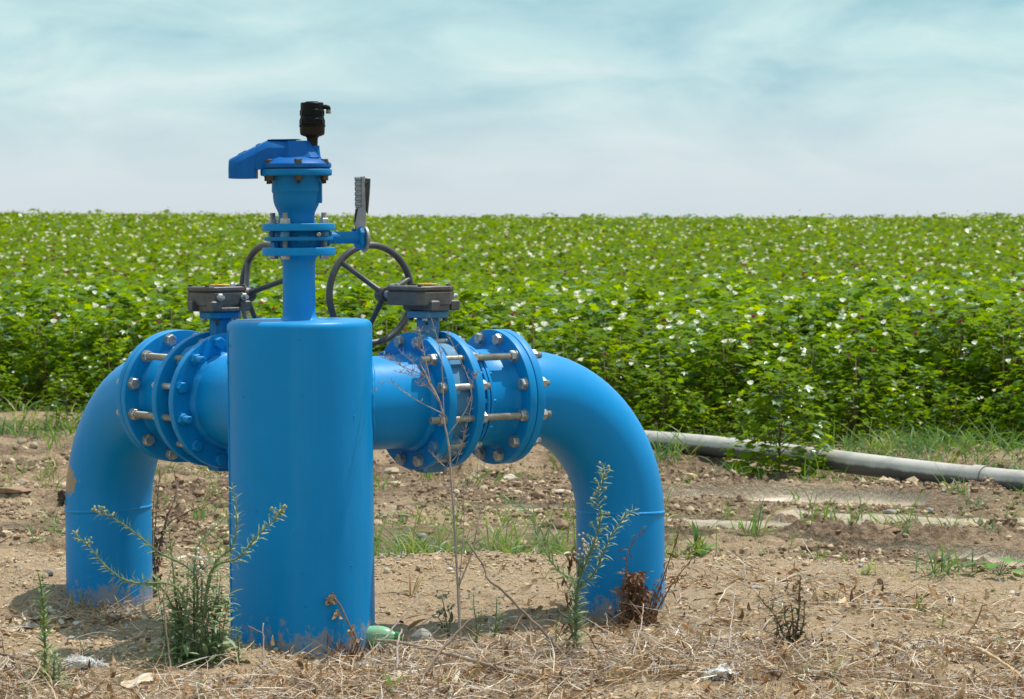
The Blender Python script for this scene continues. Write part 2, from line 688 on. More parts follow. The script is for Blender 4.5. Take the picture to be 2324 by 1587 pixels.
# --- vertical column flanges
mb = MB()
mb.lathe(rnd_cyl(.1015, 1.0796, 1.1018, .0025), 72)
fl_low = mb.build('flange', [BLUE_EDGE], root)
mb = MB()
mb.lathe(rnd_cyl(.1010, 1.1486, 1.1690, .0025), 72)
fl_up = mb.build('flange', [BLUE_EDGE], root)
# wafer valve body between them
mb = MB()
mb.lathe([(.062, 1.1018), (.066, 1.108), (.066, 1.142), (.062, 1.1486)], 56, capa=False, capb=False)
mb.lathe(rnd_cyl(.096, 1.121, 1.132, .002), 64)
mb.prism([(-.016, -.012), (.016, -.012), (.016, .012), (-.016, .012)], -.004, .006, T(.015, -.068, 1.1255) @ RX(90), bev=.002)
mb.prism([(-.02, -.006), (.02, -.006), (.02, .006), (-.02, .006)], -.006, .018, T(-.066, -.03, 1.1) @ RZ(-70), bev=.001)
LV = RZ(26)                        # the lever shaft leans away from the camera
mb.lathe([(.0175, .03), (.0175, .172), (.022, .178)], 28, LV @ T(0, 0, 1.128) @ RY(90))
mb.lathe([(.0245, .060), (.0245, .088), (.0185, .094)], 28, LV @ T(.0, 0, 1.128) @ RY(90))
# square mounting plate of the lever
mb.prism([(-.030, -.016), (-.016, -.026), (.016, -.026), (.030, -.016), (.032, .012), (.016, .026), (-.016, .026), (-.032, .012)],
         .176, .192, LV @ T(0, 0, 1.126) @ RY(90), bev=.003)
wv = mb.build('lever_valve', [BLUE_VALVE], root)
for dy in (-.018, .018):
    mb = MB()
    hexprof(mb, LV @ T(.1755, dy, 1.126 + (.021 if dy > 0 else -.021)) @ RY(-90), .0062, .006)
    mb.build('bolt', [BLUE_VALVE], wv)
# lever: round back plate, arm, ribbed grip, trigger
mb = MB()
mb.lathe(rnd_cyl(.0365, .194, .203, .002), 40, LV @ T(0, 0, 1.124) @ RY(90))
disc = mb.build('lever_back_plate', [ALU], wv)


def zx(x, y):                      # top detail crop (3.995 px per display px) -> local x, z of the column
    return ((x - 781) / 3244 - .0046, 1.2 + (1132 - y) / 3244)


def zp(x, y):
    a_ = zx(x, y)
    return (a_[0], a_[1])


LM = T(0, .085, 0) @ RX(90)        # prism x->x, y->z, extruded along -y
arm = [zp(1352, 1080), zp(1395, 1060), zp(1392, 1395), zp(1385, 1420), zp(1368, 1430), zp(1330, 1432), zp(1322, 1330),
       zp(1296, 1262), zp(1282, 1240), zp(1300, 1105), zp(1350, 1082)]
mb = MB()
mb.prism(arm, -.014, .014, LM, bev=.003)
mb.prism([zp(1352, 808), zp(1388, 806), zp(1396, 1090), zp(1350, 1100)], -.013, .013, LM, bev=.003)
mb.build('lever_arm', [ALU], wv)
mb = MB()
y0 = 812
for k in range(6):
    ya = y0 + k * 46
    mb.prism([zp(1296, ya + 3), zp(1302, ya), zp(1354, ya), zp(1354, ya + 34), zp(1302, ya + 38), zp(1296, ya + 34)], -.015, .015, LM, bev=.003)
mb.prism([zp(1303, 815), zp(1354, 812), zp(1354, 1092), zp(1300, 1100)], -.011, .011, LM, bev=.002)
mb.build('lever_grip', [ALU], wv)
mb = MB()
mb.prism([zp(1388, 822), zp(1438, 830), zp(1430, 960), zp(1412, 1150), zp(1396, 1140), zp(1392, 1000)], -.009, -.005, LM, bev=.001)
mb.prism([zp(1430, 828), zp(1440, 830), zp(1432, 960), zp(1414, 1150), zp(1404, 1150), zp(1424, 960)], -.010, .010, LM, bev=.001)
mb.lathe([(.003, -.012), (.003, .012)], 12, T(zp(1400, 862)[0], .085, zp(1400, 862)[1]) @ RX(90), smooth=False)
mb.build('lever_trigger', [ALUD], wv)
# pocket of the lever below the grip, its shade put in as a black block
mb = MB()
mb.prism([zp(1304, 1112), zp(1326, 1100), zp(1300, 1225), zp(1288, 1232)], -.0148, .0148, LM)
mb.build('lever_pocket', [GAP], wv)

# column studs (4)
for a in (-113, -23, 67, 157):
    M = T(.080 * math.sin(R(a)), -.080 * math.cos(R(a)), 0)
    mb = MB()
    threaded(mb, Matrix(), .0078, 1.0696, 1.199)
    st = mb.build('stud', [ROD], root, M)
    for z, ff in ((1.169, 1), (1.1328, 1), (1.0796, -1)):
        mb = MB()
        if ff > 0:
            washer(mb, T(0, 0, z), .0155, .002)
            hexprof(mb, T(0, 0, z + .002) @ RZ(a * 1.7 + z * 999), .0140, .0125)
        else:
            hexprof(mb, T(0, 0, z) @ RX(180) @ RZ(a), .0142, .0105)
        mb.build('nut', [BLUE_WORN if z == 1.1328 else STEEL], st)
mb = MB()
mb.lathe(rnd_cyl(.0058, -.004, .010, .001), 16, T(.0622, -.078, 1.1385) @ RX(90))
mb.build('plug', [ROD], root)

# --- air valve
XA = -.0046
av = [(.0505, 1.169), (.0510, 1.172), (.0500, 1.180), (.0500, zx(0, 1160)[1]), (.0520, zx(0, 1130)[1]), (.0565, zx(0, 1100)[1]), (.0610, zx(0, 1070)[1]),
      (.0640, zx(0, 1035)[1]), (.0652, zx(0, 1000)[1]), (.0658, zx(0, 960)[1]), (.0690, zx(0, 945)[1]), (.0682, zx(0, 880)[1]), (.0700, zx(0, 830)[1]), (.072, zx(0, 800)[1])]
zf0, zf1 = zx(0, 803)[1], zx(0, 741)[1]
mb = MB()
mb.lathe(av, 64, T(XA, 0, 0), capa=False, capb=False)
mb.lathe(rnd_cyl(.0998, zf0, zf1, .0045), 80, T(XA, 0, 0))
for k in (3,):
    mb.prism([(.060, -.006), (.073, -.006), (.073, .006), (.060, .006)], 1.225, 1.285, T(XA, 0, 0) @ RZ(-12), bev=.002)
airv = mb.build('air_valve', [BLUE_VALVE], root)
mb = MB()
mb.lathe([(.094, zf1 - .0005), (.094, zf1 + .003)], 64, T(XA, 0, 0), smooth=False)
mb.build('gasket', [GAP], airv)
# lid: rim, sloping shoulder, faceted hood, discharge spout and boss
zl0, zl1 = zf1 + .003, zx(0, 690)[1]
mb = MB()
mb.lathe(rnd_cyl(.0985, zl0, zl1, .0025) + [(.090, zl1 + .006), (.058, zx(0, 632)[1]), (.03, zx(0, 628)[1])], 80, T(XA, 0, 0))


def loft(mb, secs, mi=0, smooth=False):
    """closed rings of equal count"""
    n = len(secs[0])
    vs, fs = [], []
    for s_ in secs:
        vs += [Vector(p) for p in s_]
    for k in range(len(secs) - 1):
        for i in range(n):
            j = (i + 1) % n
            fs.append((k * n + i, k * n + j, (k + 1) * n + j, (k + 1) * n + i))
    fs.append(tuple(reversed(range(n))))
    fs.append(tuple((len(secs) - 1) * n + i for i in range(n)))
    mb.add(vs, fs, mi, smooth)


# central hood: octagonal loft narrowing upwards
def octo(cx, cy, hx, hy, c, z):
    return [(cx + hx - c, cy - hy, z), (cx + hx, cy - hy + c, z), (cx + hx, cy + hy - c, z), (cx + hx - c, cy + hy, z),
            (cx - hx + c, cy + hy, z), (cx - hx, cy + hy - c, z), (cx - hx, cy - hy + c, z), (cx - hx + c, cy - hy, z)]


zt = zx(0, 487)[1]
loft(mb, [octo(.012, 0, .050, .056, .020, zx(0, 640)[1]), octo(.010, 0, .047, .052, .019, zx(0, 620)[1]),
          octo(.000, 0, .036, .032, .013, zx(0, 500)[1]), octo(-.002, 0, .033, .029, .012, zt)])
# spout: cross sections from the hood towards the left, bending down
def sect(x, zb, ztop, hw, c=.010):
    return [(x, -hw, zb), (x, -hw, ztop - c * 2.2), (x, -hw + c, ztop - c * .5), (x, -hw + 2 * c, ztop), (x, hw - 2 * c, ztop), (x, hw - c, ztop - c * .5), (x, hw, ztop - c * 2.2), (x, hw, zb)]


X = lambda v: zx(v, 0)[0]
Z = lambda v: zx(0, v)[1]
loft(mb, [sect(X(780), Z(650), Z(480), .030), sect(X(640), Z(700), Z(480), .036), sect(X(530), Z(735), Z(480), .040),
          sect(X(470), Z(742), Z(508), .042), sect(X(424), Z(744), Z(532), .043)])
loft(mb, [sect(X(424.5), Z(822), Z(532), .043), sect(X(418), Z(824), Z(535), .045), sect(X(300), Z(826), Z(592), .0455), sect(X(200), Z(824), Z(640), .041, .011), sect(X(178), Z(822), Z(652), .034, .011)])
mb.prism([(X(530), -.028), (X(800), -.028), (X(830), 0), (X(800), .028), (X(530), .028)], Z(480), Z(474), bev=.001)
mb.prism([(X(560), -.022), (X(790), -.022), (X(805), 0), (X(790), .022), (X(560), .022)], Z(474), Z(471), bev=.001)
for xa, xb in ((258, 330), (420, 455)):
    za, zb_ = Z(652 - (xa - 180) * .497), Z(652 - (xb - 180) * .497)
    loft(mb, [[(X(xa), -.012, za), (X(xa), -.012, za + .003), (X(xa), .012, za + .003), (X(xa), .012, za)],
              [(X(xb), -.012, zb_), (X(xb), -.012, zb_ + .003), (X(xb), .012, zb_ + .003), (X(xb), .012, zb_)]])
mb.lathe([(.022, Z(650)), (.0185, Z(620)), (.0165, Z(560)), (.0162, Z(534)), (.0150, Z(531))], 32, T(X(942), 0, 0))
lid = mb.build('air_valve_lid', [BLUE_DEEP], airv)
bv = lid.modifiers.new('bevel', 'BEVEL')
bv.width = .0022
bv.segments = 2
bv.limit_method = 'ANGLE'
bv.angle_limit = R(28)
# lid bolts with nuts below
for k in range(6):
    a = 8 + 60 * k
    px, py = .0868 * math.sin(R(a)), -.0868 * math.cos(R(a))
    mb = MB()
    washer(mb, T(0, 0, zl1 - .001), .0135, .003)
    hexprof(mb, T(0, 0, zl1 + .002) @ RZ(a), .0112, .0095)
    mb.lathe([(.0050, zf0 - .001), (.0050, zl1 + .001)], 12)
    threaded(mb, Matrix(), .0055, zf0 - .022, zf0)
    mb.build('bolt', [RUSTY], airv, T(XA + px, py, 0))
    mb = MB()
    washer(mb, T(0, 0, zf0 - .002), .0125, .002)
    hexprof(mb, T(0, 0, zf0 - .0135) @ RZ(a + 13), .0115, .0115, cham=False)
    mb.build('nut', [RUSTY], airv, T(XA + px, py, 0))
# black float vent screwed into the boss
XB = X(931)
mb = MB()
vent = [(.0135, Z(532)), (.0145, Z(528)), (.0148, Z(512)), (.0152, Z(480)), (.0158, Z(462)), (.0190, Z(450)), (.0265, Z(443)), (.0325, Z(434)), (.0345, Z(418)), (.0352, Z(362)), (.0370, Z(360)),
        (.0372, Z(347)), (.0345, Z(345))]
mb.lathe(vent[:10], 44, T(XB, 0, 0), 1)
mb.lathe(vent[9:] + [(.0338, Z(343)), (.0336, Z(275)), (.0326, Z(270)), (.0324, Z(195)), (.0320, Z(150)), (.0300, Z(142)), (.0180, Z(139)), (.0175, Z(133)), (.004, Z(131))], 44, T(XB, 0, 0), 0)
for za, zb_, rr_ in ((Z(343), Z(285), .0352), (Z(262), Z(203), .0338)):
    for k in range(8):
        aa = -20 + 45 * k
        hw = .0105
        mb.prism([(-hw, 0), (hw, 0), (hw, (zb_ - za) * .75), (hw * .6, (zb_ - za) * .93), (0, zb_ - za), (-hw * .6, (zb_ - za) * .93), (-hw, (zb_ - za) * .75)],
                 rr_ - .004, rr_ - .0006, T(XB, 0, za) @ RZ(aa) @ RX(90), bev=.0008)
mb.tube([(XB + .028, 0, Z(183)), (XB + .040, 0, Z(183)), (XB + .0445, 0, Z(188)), (XB + .0455, 0, Z(200)), (XB + .0455, 0, Z(208))], [.0065, .0065, .0068, .0068, .0066], 16)
mb.lathe([(.0060, Z(243)), (.0070, Z(240)), (.0068, Z(225)), (.0062, Z(220)), (.0064, Z(207))], 18, T(XB + .0455, 0, 0), 2)
mb.build('float_vent', [BLACKP, BROWNP, BRASS], airv)

# --- branches
RB = .175
PIPE_R = .1335


def flange_prof(r0, r1, x0, x1, b=.0022):
    p = [(r0, x0)] + [(r1 - b, x0)]
    for k in range(1, 4):
        a = math.pi / 2 * k / 3
        p.append((r1 - b + b * math.sin(a), x0 + b - b * math.cos(a)))
    for k in range(0, 4):
        a = math.pi / 2 * k / 3
        p.append((r1 - b + b * math.cos(a), x1 - b + b * math.sin(a)))
    p.append((r0, x1))
    return p


def bolt_me(kind):
    mb = MB()
    if kind == 'head':             # washer + head pointing to -x (local Z mapped), used at face 0
        washer(mb, Matrix(), .0185, .003, 0)
        hexprof(mb, T(0, 0, .003), .0172, .0135, 0)
    elif kind == 'end':            # nut and bolt end
        washer(mb, Matrix(), .0185, .003, 0)
        hexprof(mb, T(0, 0, .003), .0172, .0155, 0)
        threaded(mb, Matrix(), .0098, .01, .033)
    elif kind == 'nut':
        washer(mb, Matrix(), .0185, .003, 0)
        hexprof(mb, T(0, 0, .003), .0172, .0165, 0)
    return mb


bolt_meshes = {}
for kind in ('head', 'end', 'nut'):
    for mname, mm_ in (('steel', STEEL), ('painted', BLUE_EDGE), ('worn', BLUE_WORN)):
        bolt_meshes[kind, mname] = bolt_me(kind).mesh('bolt' if kind != 'nut' else 'nut', [mm_])
        bolt_meshes[kind, mname].set_sharp_from_angle(angle=R(30))

AXIS_X = RY(90)                    # lathe axis Z -> +X


def make_branch(ang, side):
    """side=+1: the camera sees the +y side of the branch frame, -1: the -y side"""
    B = T(0, 0, AX) @ RZ(ang)
    L = side > 0
    # near pipe
    mb = MB()
    mb.lathe([(PIPE_R, .10), (PIPE_R, .374)], 88, AXIS_X, capa=False, capb=False)
    wb = weldbump(5 + side, .0022, 90)
    mb.lathe([(PIPE_R, .352), (PIPE_R + .004, .356), (PIPE_R + .0085, .361), (PIPE_R + .0105, .367), (PIPE_R + .0115, .3728)], 90, AXIS_X, bump=wb, capa=False, capb=False)
    # saddle weld against the cylinder
    pts, rr2 = [], []
    for i in range(91):
        a = 2 * math.pi * i / 90
        yy, zz = (PIPE_R + .002) * math.cos(a), (PIPE_R + .002) * math.sin(a)
        pts.append((math.sqrt(max(0, .2035 ** 2 - yy * yy)), yy, zz))
        rr2.append(.006 + random.uniform(-.0012, .0012))
    mb.tube(pts, rr2, 8, cap=False)
    mb.build('branch_pipe', [BLUE], root, B, sharp=50)
    angs = [15 + 30 * k for k in range(12)]
    studs = (45, -15, 165, 225)

    def pos(a, r=RB):
        return (side * r * math.cos(R(a)), r * math.sin(R(a)))
    # flanges: near, joint, outer, elbow
    defs = [('near', .372, .398, .1345), ('joint', .470, .496, .135), ('outer', .655, .680, .140), ('elbow', .6825, .7075, .134)]
    fl = {}
    for nm, x0, x1, ri in defs:
        mb = MB()
        mb.lathe(flange_prof(ri, .1975, x0, x1), 120, AXIS_X, capa=False, capb=False)
        if nm == 'joint':
            pass
        fl[nm] = mb.build('flange', [BLUE_EDGE], root, B, sharp=40)
    mb = MB()
    mb.lathe([(.188, .680), (.188, .6825)], 80, AXIS_X, capa=False, capb=False)
    mb.build('gasket', [GAP], root, B)
    k_ = 0
    for a in angs:
        a_ = ((a + 180) % 360) - 180
        if a_ in studs or a in studs:
            continue
        y, z = pos(a)
        k_ += 1
        paintd = 'painted' if L else ('steel' if (k_ % 4) else 'worn')
        for nm, kind, x, flip, mt in (('near', 'head', .372, True, paintd), ('joint', 'end', .496, False, 'steel'),
                                      ('outer', 'head', .655, True, 'steel'), ('elbow', 'end', .7075, False, 'steel')):
            o = link('bolt', bolt_meshes[kind, mt], fl[nm], T(x, y, z) @ RY(-90 if flip else 90) @ RZ(k_ * 23 + (7 if flip else 40)))
    # studs right through the assembly
    for i, a in enumerate(studs):
        y, z = pos(a)
        mb = MB()
        mt = 0
        mb.lathe([(.0098, .40), (.0098, .468)], 16, AXIS_X)
        threaded(mb, AXIS_X, .0100, .325, .40, .0028)
        threaded(mb, AXIS_X, .0100, .468, .745, .0028)
        st = mb.build('stud', [ROD], root, B @ T(0, y, z))
        if L:
            mb = MB()
            threaded(mb, AXIS_X, .0106, .3235, .356, .0028)
            mb.build('painted_stud_end', [BLUE_EDGE], st)
        for x, flip in ((.372, True), (.496, False), (.655, True), (.7075, False)):
            mt = 'painted' if (L and x == .372) else 'steel'
            link('nut', bolt_meshes['nut', mt], st, T(x, 0, 0) @ RY(-90 if flip else 90) @ RZ(i * 19 + x * 100))
    # plain bolt shanks between near and joint flange
    for a in angs:
        a_ = ((a + 180) % 360) - 180
        if a_ in studs or a in studs:
            continue
        y, z = pos(a)
        mb = MB()
        mb.lathe([(.0098, .398), (.0098, .470)], 16, AXIS_X @ T(0, 0, 0))
        mb.build('bolt_shank', [STEEL], root, B @ T(0, y, z))
    # wafer butterfly valve
    VM = BLUE_VALVE if L else BLUE_WORN
    mb = MB()
    mb.lathe([(.140, .3985), (.158, .3985), (.160, .403), (.160, .4645), (.158, .4695), (.140, .4695)], 88, AXIS_X, capa=False, capb=False)
    for a in (60, 120, 240, 300, 90):   # lugs round the rim
        y, z = .163 * math.cos(R(a)), .163 * math.sin(R(a))
        pass
    # shoulders that carry the neck, and the lower lug
    def shoulder(sg):
        pr = []
        for k in range(13):
            a = R(38 + 104 * k / 12)
            bulge = .016 * math.exp(-((abs(k - 6) - 4.2) / 1.6) ** 2) + .012
            pr.append((.160 + bulge) and ((.160 + bulge) * math.cos(a), sg * (.160 + bulge) * math.sin(a)))
        pr += [(.13 * math.cos(R(142)), sg * .13 * math.sin(R(142))), (.13 * math.cos(R(38)), sg * .13 * math.sin(R(38)))]
        mb.prism([(p_[0], p_[1]) for p_ in pr], .412, .456, Matrix(((0, 0, 1, 0), (1, 0, 0, 0), (0, 1, 0, 0), (0, 0, 0, 1))), bev=.004)
    shoulder(1)
    shoulder(-1)
    mb.prism([(-.04, -.03), (.04, -.03), (.03, .03), (-.03, .03)], -.207, -.165, T(.434, 0, 0), bev=.004)
    # neck and top plate
    sx, sy = .435, 0
    mb.lathe([(.030, .15), (.0285, .175), (.027, .19), (.0265, .236)], 28, T(sx, sy, 0))
    mb.prism([(-.032, -.011), (-.018, -.026), (.018, -.026), (.032, -.011), (.032, .011), (.018, .026), (-.018, .026), (-.032, .011)],
             .150, .238, T(sx, sy, 0) @ RZ(0), bev=.003)
    mb.prism([(-.052, -.03), (-.03, -.052), (.03, -.052), (.052, -.03), (.052, .03), (.03, .052), (-.03, .052), (-.052, .03)],
             .238, .2585, T(sx, sy, 0), bev=.003)
    mb.lathe([(.0048, 0), (.0048, .0006)], 14, T(sx - .018 * 1, -side * -.0262, .222) @ RX(90), smooth=False)
    valve = mb.build('butterfly_valve', [VM], root, B, sharp=35)
    for k in range(4):
        a = 45 + 90 * k
        mb = MB()
        hexprof(mb, T(sx + .0495 * math.cos(R(a)), .0495 * math.sin(R(a)), .2378) @ RX(180), .0085, .0075)
        mb.build('bolt', [RUSTY if k % 2 else STEEL], valve)
    mb = MB()
    mb.lathe([(.0042, 0), (.0042, .001)], 12, T(sx - .022, side * .0282 if False else side * .0262, .222) @ RX(-90 * side), smooth=False)
    mb.build('tell_tale_hole', [GAP], valve)  # flat black disc, the dark inside of the hole given as colour
    # gearbox frame: p along the wheel shaft, w towards the worm housing
    # p = +y of the branch frame on the right branch, -y on the left; w = -x on the right, +x on the left
    if L:
        G = Matrix(((0, 1, 0, sx), (-1, 0, 0, 0), (0, 0, 1, 0), (0, 0, 0, 1)))
    else:
        G = Matrix(((0, -1, 0, sx), (1, 0, 0, 0), (0, 0, 1, 0), (0, 0, 0, 1)))
    body = [(-.070, -.030), (-.052, -.056), (.040, -.058), (.062, -.046), (.076, .030), (.092, .040), (.092, .080), (-.062, .080), (-.074, .060)]
    mb = MB()
    mb.prism([(p_[0] * .93, p_[1] * .93 - .002) for p_ in body[:5]] + [(.070, .038), (-.066, .038)], .2590, .280, G, bev=.002)
    mb.prism(body, .2745, .3155, G, bev=.004)
    for k, (px, pw) in enumerate(((-.050, -.052), (.048, -.052), (-.068, .030), (.066, .012))):
        mb.prism([(px - .016, pw - .014), (px + .016, pw - .014), (px + .016, pw + .014), (px - .016, pw + .014)], .2592, .2895, G, bev=.004)
    mb.prism([(-.034, -.068), (.034, -.068), (.034, -.045), (-.034, -.045)], .2592, .2705, G, bev=.002)
    gb = mb.build('gearbox', [IRON], valve, sharp=30)
    mb = MB()
    mb.prism([(p_[0] * .995, p_[1] * .995) for p_ in body], .3155, .3168, G)
    mb.build('rust_line', [RUSTLINE], valve)
    mb = MB()
    mb.prism(body, .3168, .3305, G, bev=.003)
    mb.build('gearbox_cover', [IRON], valve, sharp=30)
    for px, pw in ((-.060, -.030), (.050, -.046), (-.060, .068), (.082, .050), (.062, .005), (.082, .072)):
        mb = MB()
        hexprof(mb, G @ T(px, pw, .3300), .0068, .0058)
        mb.build('cover_screw', [STEEL if px > .07 else RUSTY], valve)
    mb = MB()
    mb.lathe(rnd_cyl(.029, .3325, .3362, .001), 36, G @ T(0, 0, 0))
    mb.lathe([(.012, .3303), (.012, .3325)], 20, G)
    mb.lathe([(.004, .336), (.004, .3395)], 10, G @ T(.012, 0, 0))
    mb.lathe([(.004, .336), (.004, .3395)], 10, G @ T(-.012, 0, 0))
    mb.build('position_plate', [YEL], valve)
    for px in (-.035, .045):
        mb = MB()
        Ms = G @ T(px, -.052, .300) @ RX(90)
        hexprof(mb, Ms @ T(0, 0, .0035), .0115, .009)
        mb.lathe([(.0075, .012), (.0072, .019), (.0062, .026), (.0035, .0262)], 14, Ms)
        mb.build('stop_bolt', [STEEL], valve)
    # shaft and handwheel
    wof, s0 = ((.070, .128) if L else (.055, .140))
    zw = .2955 + .008
    W = G @ T(0, wof, zw) @ RX(0) @ Matrix(((0, 0, 1, 0), (1, 0, 0, 0), (0, 1, 0, 0), (0, 0, 0, 1)))   # local Z -> p axis
    mb = MB()
    mb.lathe([(.0125, .080), (.0125, s0 + .02)], 22, W)
    mb.build('drive_shaft', [SHAFT], valve)
    mb = MB()
    mb.lathe([(.014, s0 - .012), (.021, s0 - .012), (.0225, s0 - .008), (.0225, s0 + .022), (.020, s0 + .026), (.004, s0 + .026)], 30, W, capa=False)
    dz = s0 + .075
    RW = .143
    pts = [(RW * math.cos(2 * math.pi * i / 72), RW * math.sin(2 * math.pi * i / 72), dz) for i in range(72)]
    # closed ring
    vs, fs = [], []
    for i, p_ in enumerate(pts):
        a = 2 * math.pi * i / 72
        for j in range(12):
            b_ = 2 * math.pi * j / 12
            rr_ = RW + .0102 * math.cos(b_)
            vs.append(W @ Vector((rr_ * math.cos(a), rr_ * math.sin(a), dz + .0102 * math.sin(b_))))
    for i in range(72):
        for j in range(12):
            i2, j2 = (i + 1) % 72, (j + 1) % 12
            fs.append((i * 12 + j, i2 * 12 + j, i2 * 12 + j2, i * 12 + j2))
    mb.add(vs, fs)
    # W local x -> w axis of the gearbox frame, local y -> up
    base = (43 if not L else 40)
    for k in range(3):
        a = R(base + 120 * k)
        cs, sn = math.cos(a), math.sin(a)
        p0 = Vector((.018 * cs, .018 * sn, s0 + .010))
        p1 = Vector((.07 * cs, .07 * sn, s0 + .038))
        p2 = Vector(((RW - .006) * cs, (RW - .006) * sn, dz - .002))
        mb.tube([W @ p0, W @ (p0.lerp(p1, .12)), W @ p1, W @ p2.lerp(p1, .1), W @ p2], [.0115, .0085, .0078, .0080, .0105], 12)
    mb.build('handwheel', [WHEEL], valve, sharp=60)
    # dismantling joint sleeve, gland rings
    mb = MB()
    mb.lathe([(.135, .494), (.146, .497), (.1455, .52), (.1455, .53)], 88, AXIS_X, capa=False, capb=False)
    mb.lathe([(.1450, .540), (.1400, .548), (.1400, .6), (.1410, .635), (.145, .648), (.152, .6552)], 88, AXIS_X, capa=False, capb=False)
    js = mb.build('joint_sleeve', [BLUE], root, B)
    for x0, x1, r1 in ((.5285, .5385, .1625), (.5425, .5515, .1620)):
        mb = MB()
        mb.lathe(flange_prof(.139, r1, x0, x1, .001), 96, AXIS_X, capa=False, capb=False)
        mb.build('gland_ring', [BLUE_EDGE], js)
    for k in range(12):
        a = R(0 + 30 * k)
        mb = MB()
        hexprof(mb, T(.5285, .154 * math.cos(a), .154 * math.sin(a)) @ RY(-90), .0085, .0075, cham=False)
        threaded(mb, T(.5285, .154 * math.cos(a), .154 * math.sin(a)) @ RY(-90), .0048, .006, .018)
        mb.lathe([(.0048, 0), (.0048, .010)], 10, T(.5515, .154 * math.cos(a), .154 * math.sin(a)) @ RY(90))
        mb.build('gland_bolt', [BLUE_EDGE], js)
    # elbow and leg
    mb = MB()
    x0, re = .752, .381
    prof_pts = [(.7075, 0, 0), (x0, 0, 0)]
    for k in range(1, 25):
        a = R(90 * k / 24)
        prof_pts.append((x0 + re * math.sin(a), 0, -re + re * math.cos(a)))
    zweld = -re - .0
    prof_pts += [(x0 + re, 0, -re - .10), (x0 + re, 0, -1.05)]
    mb.tube(prof_pts, PIPE_R, 88)
    wbp = weldbump(9 + side, .0009, 100)
    mb.lathe([(PIPE_R - .001, -.006), (PIPE_R + .0022, -.003), (PIPE_R + .003, 0), (PIPE_R + .0022, .003), (PIPE_R - .001, .006)], 100, T(x0, 0, 0) @ AXIS_X, capa=False, capb=False, bump=wbp)
    mb.lathe([(PIPE_R - .001, -.006), (PIPE_R + .0025, -.003), (PIPE_R + .0036, 0), (PIPE_R + .0025, .003), (PIPE_R - .001, .006)], 100,
             T(x0 + re, 0, zweld + .012) @ RX(-2.0) @ RY(2), capa=False, capb=False, bump=wbp)
    mb.lathe([(PIPE_R, .712), (PIPE_R + .009, .7085), (PIPE_R + .011, .7078)], 90, AXIS_X, capa=False, capb=False, bump=wb)
    mb.build('elbow_pipe', [BLUE_ELBOW if L else BLUE], root, B, sharp=50)
    # small round lug on the inside of the elbow
    if not L:
        mb = MB()
        mb.lathe(rnd_cyl(.006, 0, .012, .001), 14, B @ T(x0 + re - PIPE_R - .001 - .002, -.02, -.275) @ RY(-80))
        mb.build('lug', [RUSTY], root)


# paint with the patch of dried mud on the outer side of the left elbow
BLUE_ELBOW = paint('blue_paint_with_dried_mud', (.0, .262, .62), (.0, .215, .52), rough=.36, dust=.12)
t = BLUE_ELBOW.node_tree
b = t.nodes['Principled BSDF']
old = b.inputs['Base Color'].links[0].from_socket
Bm = T(TX, TY, 0) @ Matrix.Rotation(R(-.45), 4, 'Y') @ T(0, 0, AX) @ RZ(126)
dirt_w = at(170, 1088, 9.25)
dl = Bm.inverted() @ dirt_w
tcn = nd(t, 'ShaderNodeTexCoord')
mpn = nd(t, 'ShaderNodeMapping', vector_type='POINT')
mpn.inputs['Location'].default_value = (-dl.x, -dl.y, -dl.z)
t.links.new(tcn.outputs['Object'], mpn.inputs[0])
sc2 = nd(t, 'ShaderNodeVectorMath', operation='MULTIPLY')
sc2.inputs[1].default_value = (12, 12, 17)
t.links.new(mpn.outputs[0], sc2.inputs[0])
ln = nd(t, 'ShaderNodeVectorMath', operation='LENGTH')
t.links.new(sc2.outputs[0], ln.inputs[0])
nn = tex(t, 60, 6, .72)
ad = nd(t, 'ShaderNodeMath', operation='MULTIPLY_ADD')
ad.inputs[1].default_value = -1.55
t.links.new(nn.outputs['Fac'], ad.inputs[0])
t.links.new(ln.outputs['Value'], ad.inputs[2])
crr = ramp(t, [(0.0, (1, 1, 1)), (0.13, (0, 0, 0))])
t.links.new(ad.outputs[0], crr.inputs[0])
nw = mixc(t, crr.outputs[0], old, (.36, .25, .15))
t.links.new(nw, b.inputs['Base Color'])

make_branch(36, -1)
make_branch(126, 1)
# ------------------------------------------------------------------ ground sheet
def axis_pts(segs):
    o = []
    for a, b, st in segs:
        o += list(np.arange(a, b - 1e-9, st))
    return o


def grow(a, b, st, g):
    o = []
    x = a
    while x < b:
        o.append(x)
        x += st
        st *= g
    return o


xs_pos = axis_pts([(0, 1.9, .012), (1.9, 3.7, .022)]) + grow(3.7, 900, .03, 1.09) + [900]
xs = np.array([-v for v in reversed(xs_pos[1:])] + xs_pos)
ys = np.array([-40, -25, -15, -8, -3, 0, 2, 4, 5.5, 6.3] + axis_pts([(6.8, 10.6, .0105), (10.6, 14.6, .016), (14.6, 18, .035)]) + grow(18, 1500, .08, 1.045) + [1500])
GX, GY = np.meshgrid(xs, ys)
GZ = hfun(GX, GY)
V = np.stack([GX, GY, GZ], -1).reshape(-1, 3)
nx, ny = len(xs), len(ys)
ii = (np.arange(ny - 1)[:, None] * nx + np.arange(nx - 1)[None, :]).ravel()
F = np.stack([ii, ii + 1, ii + nx + 1, ii + nx], -1)

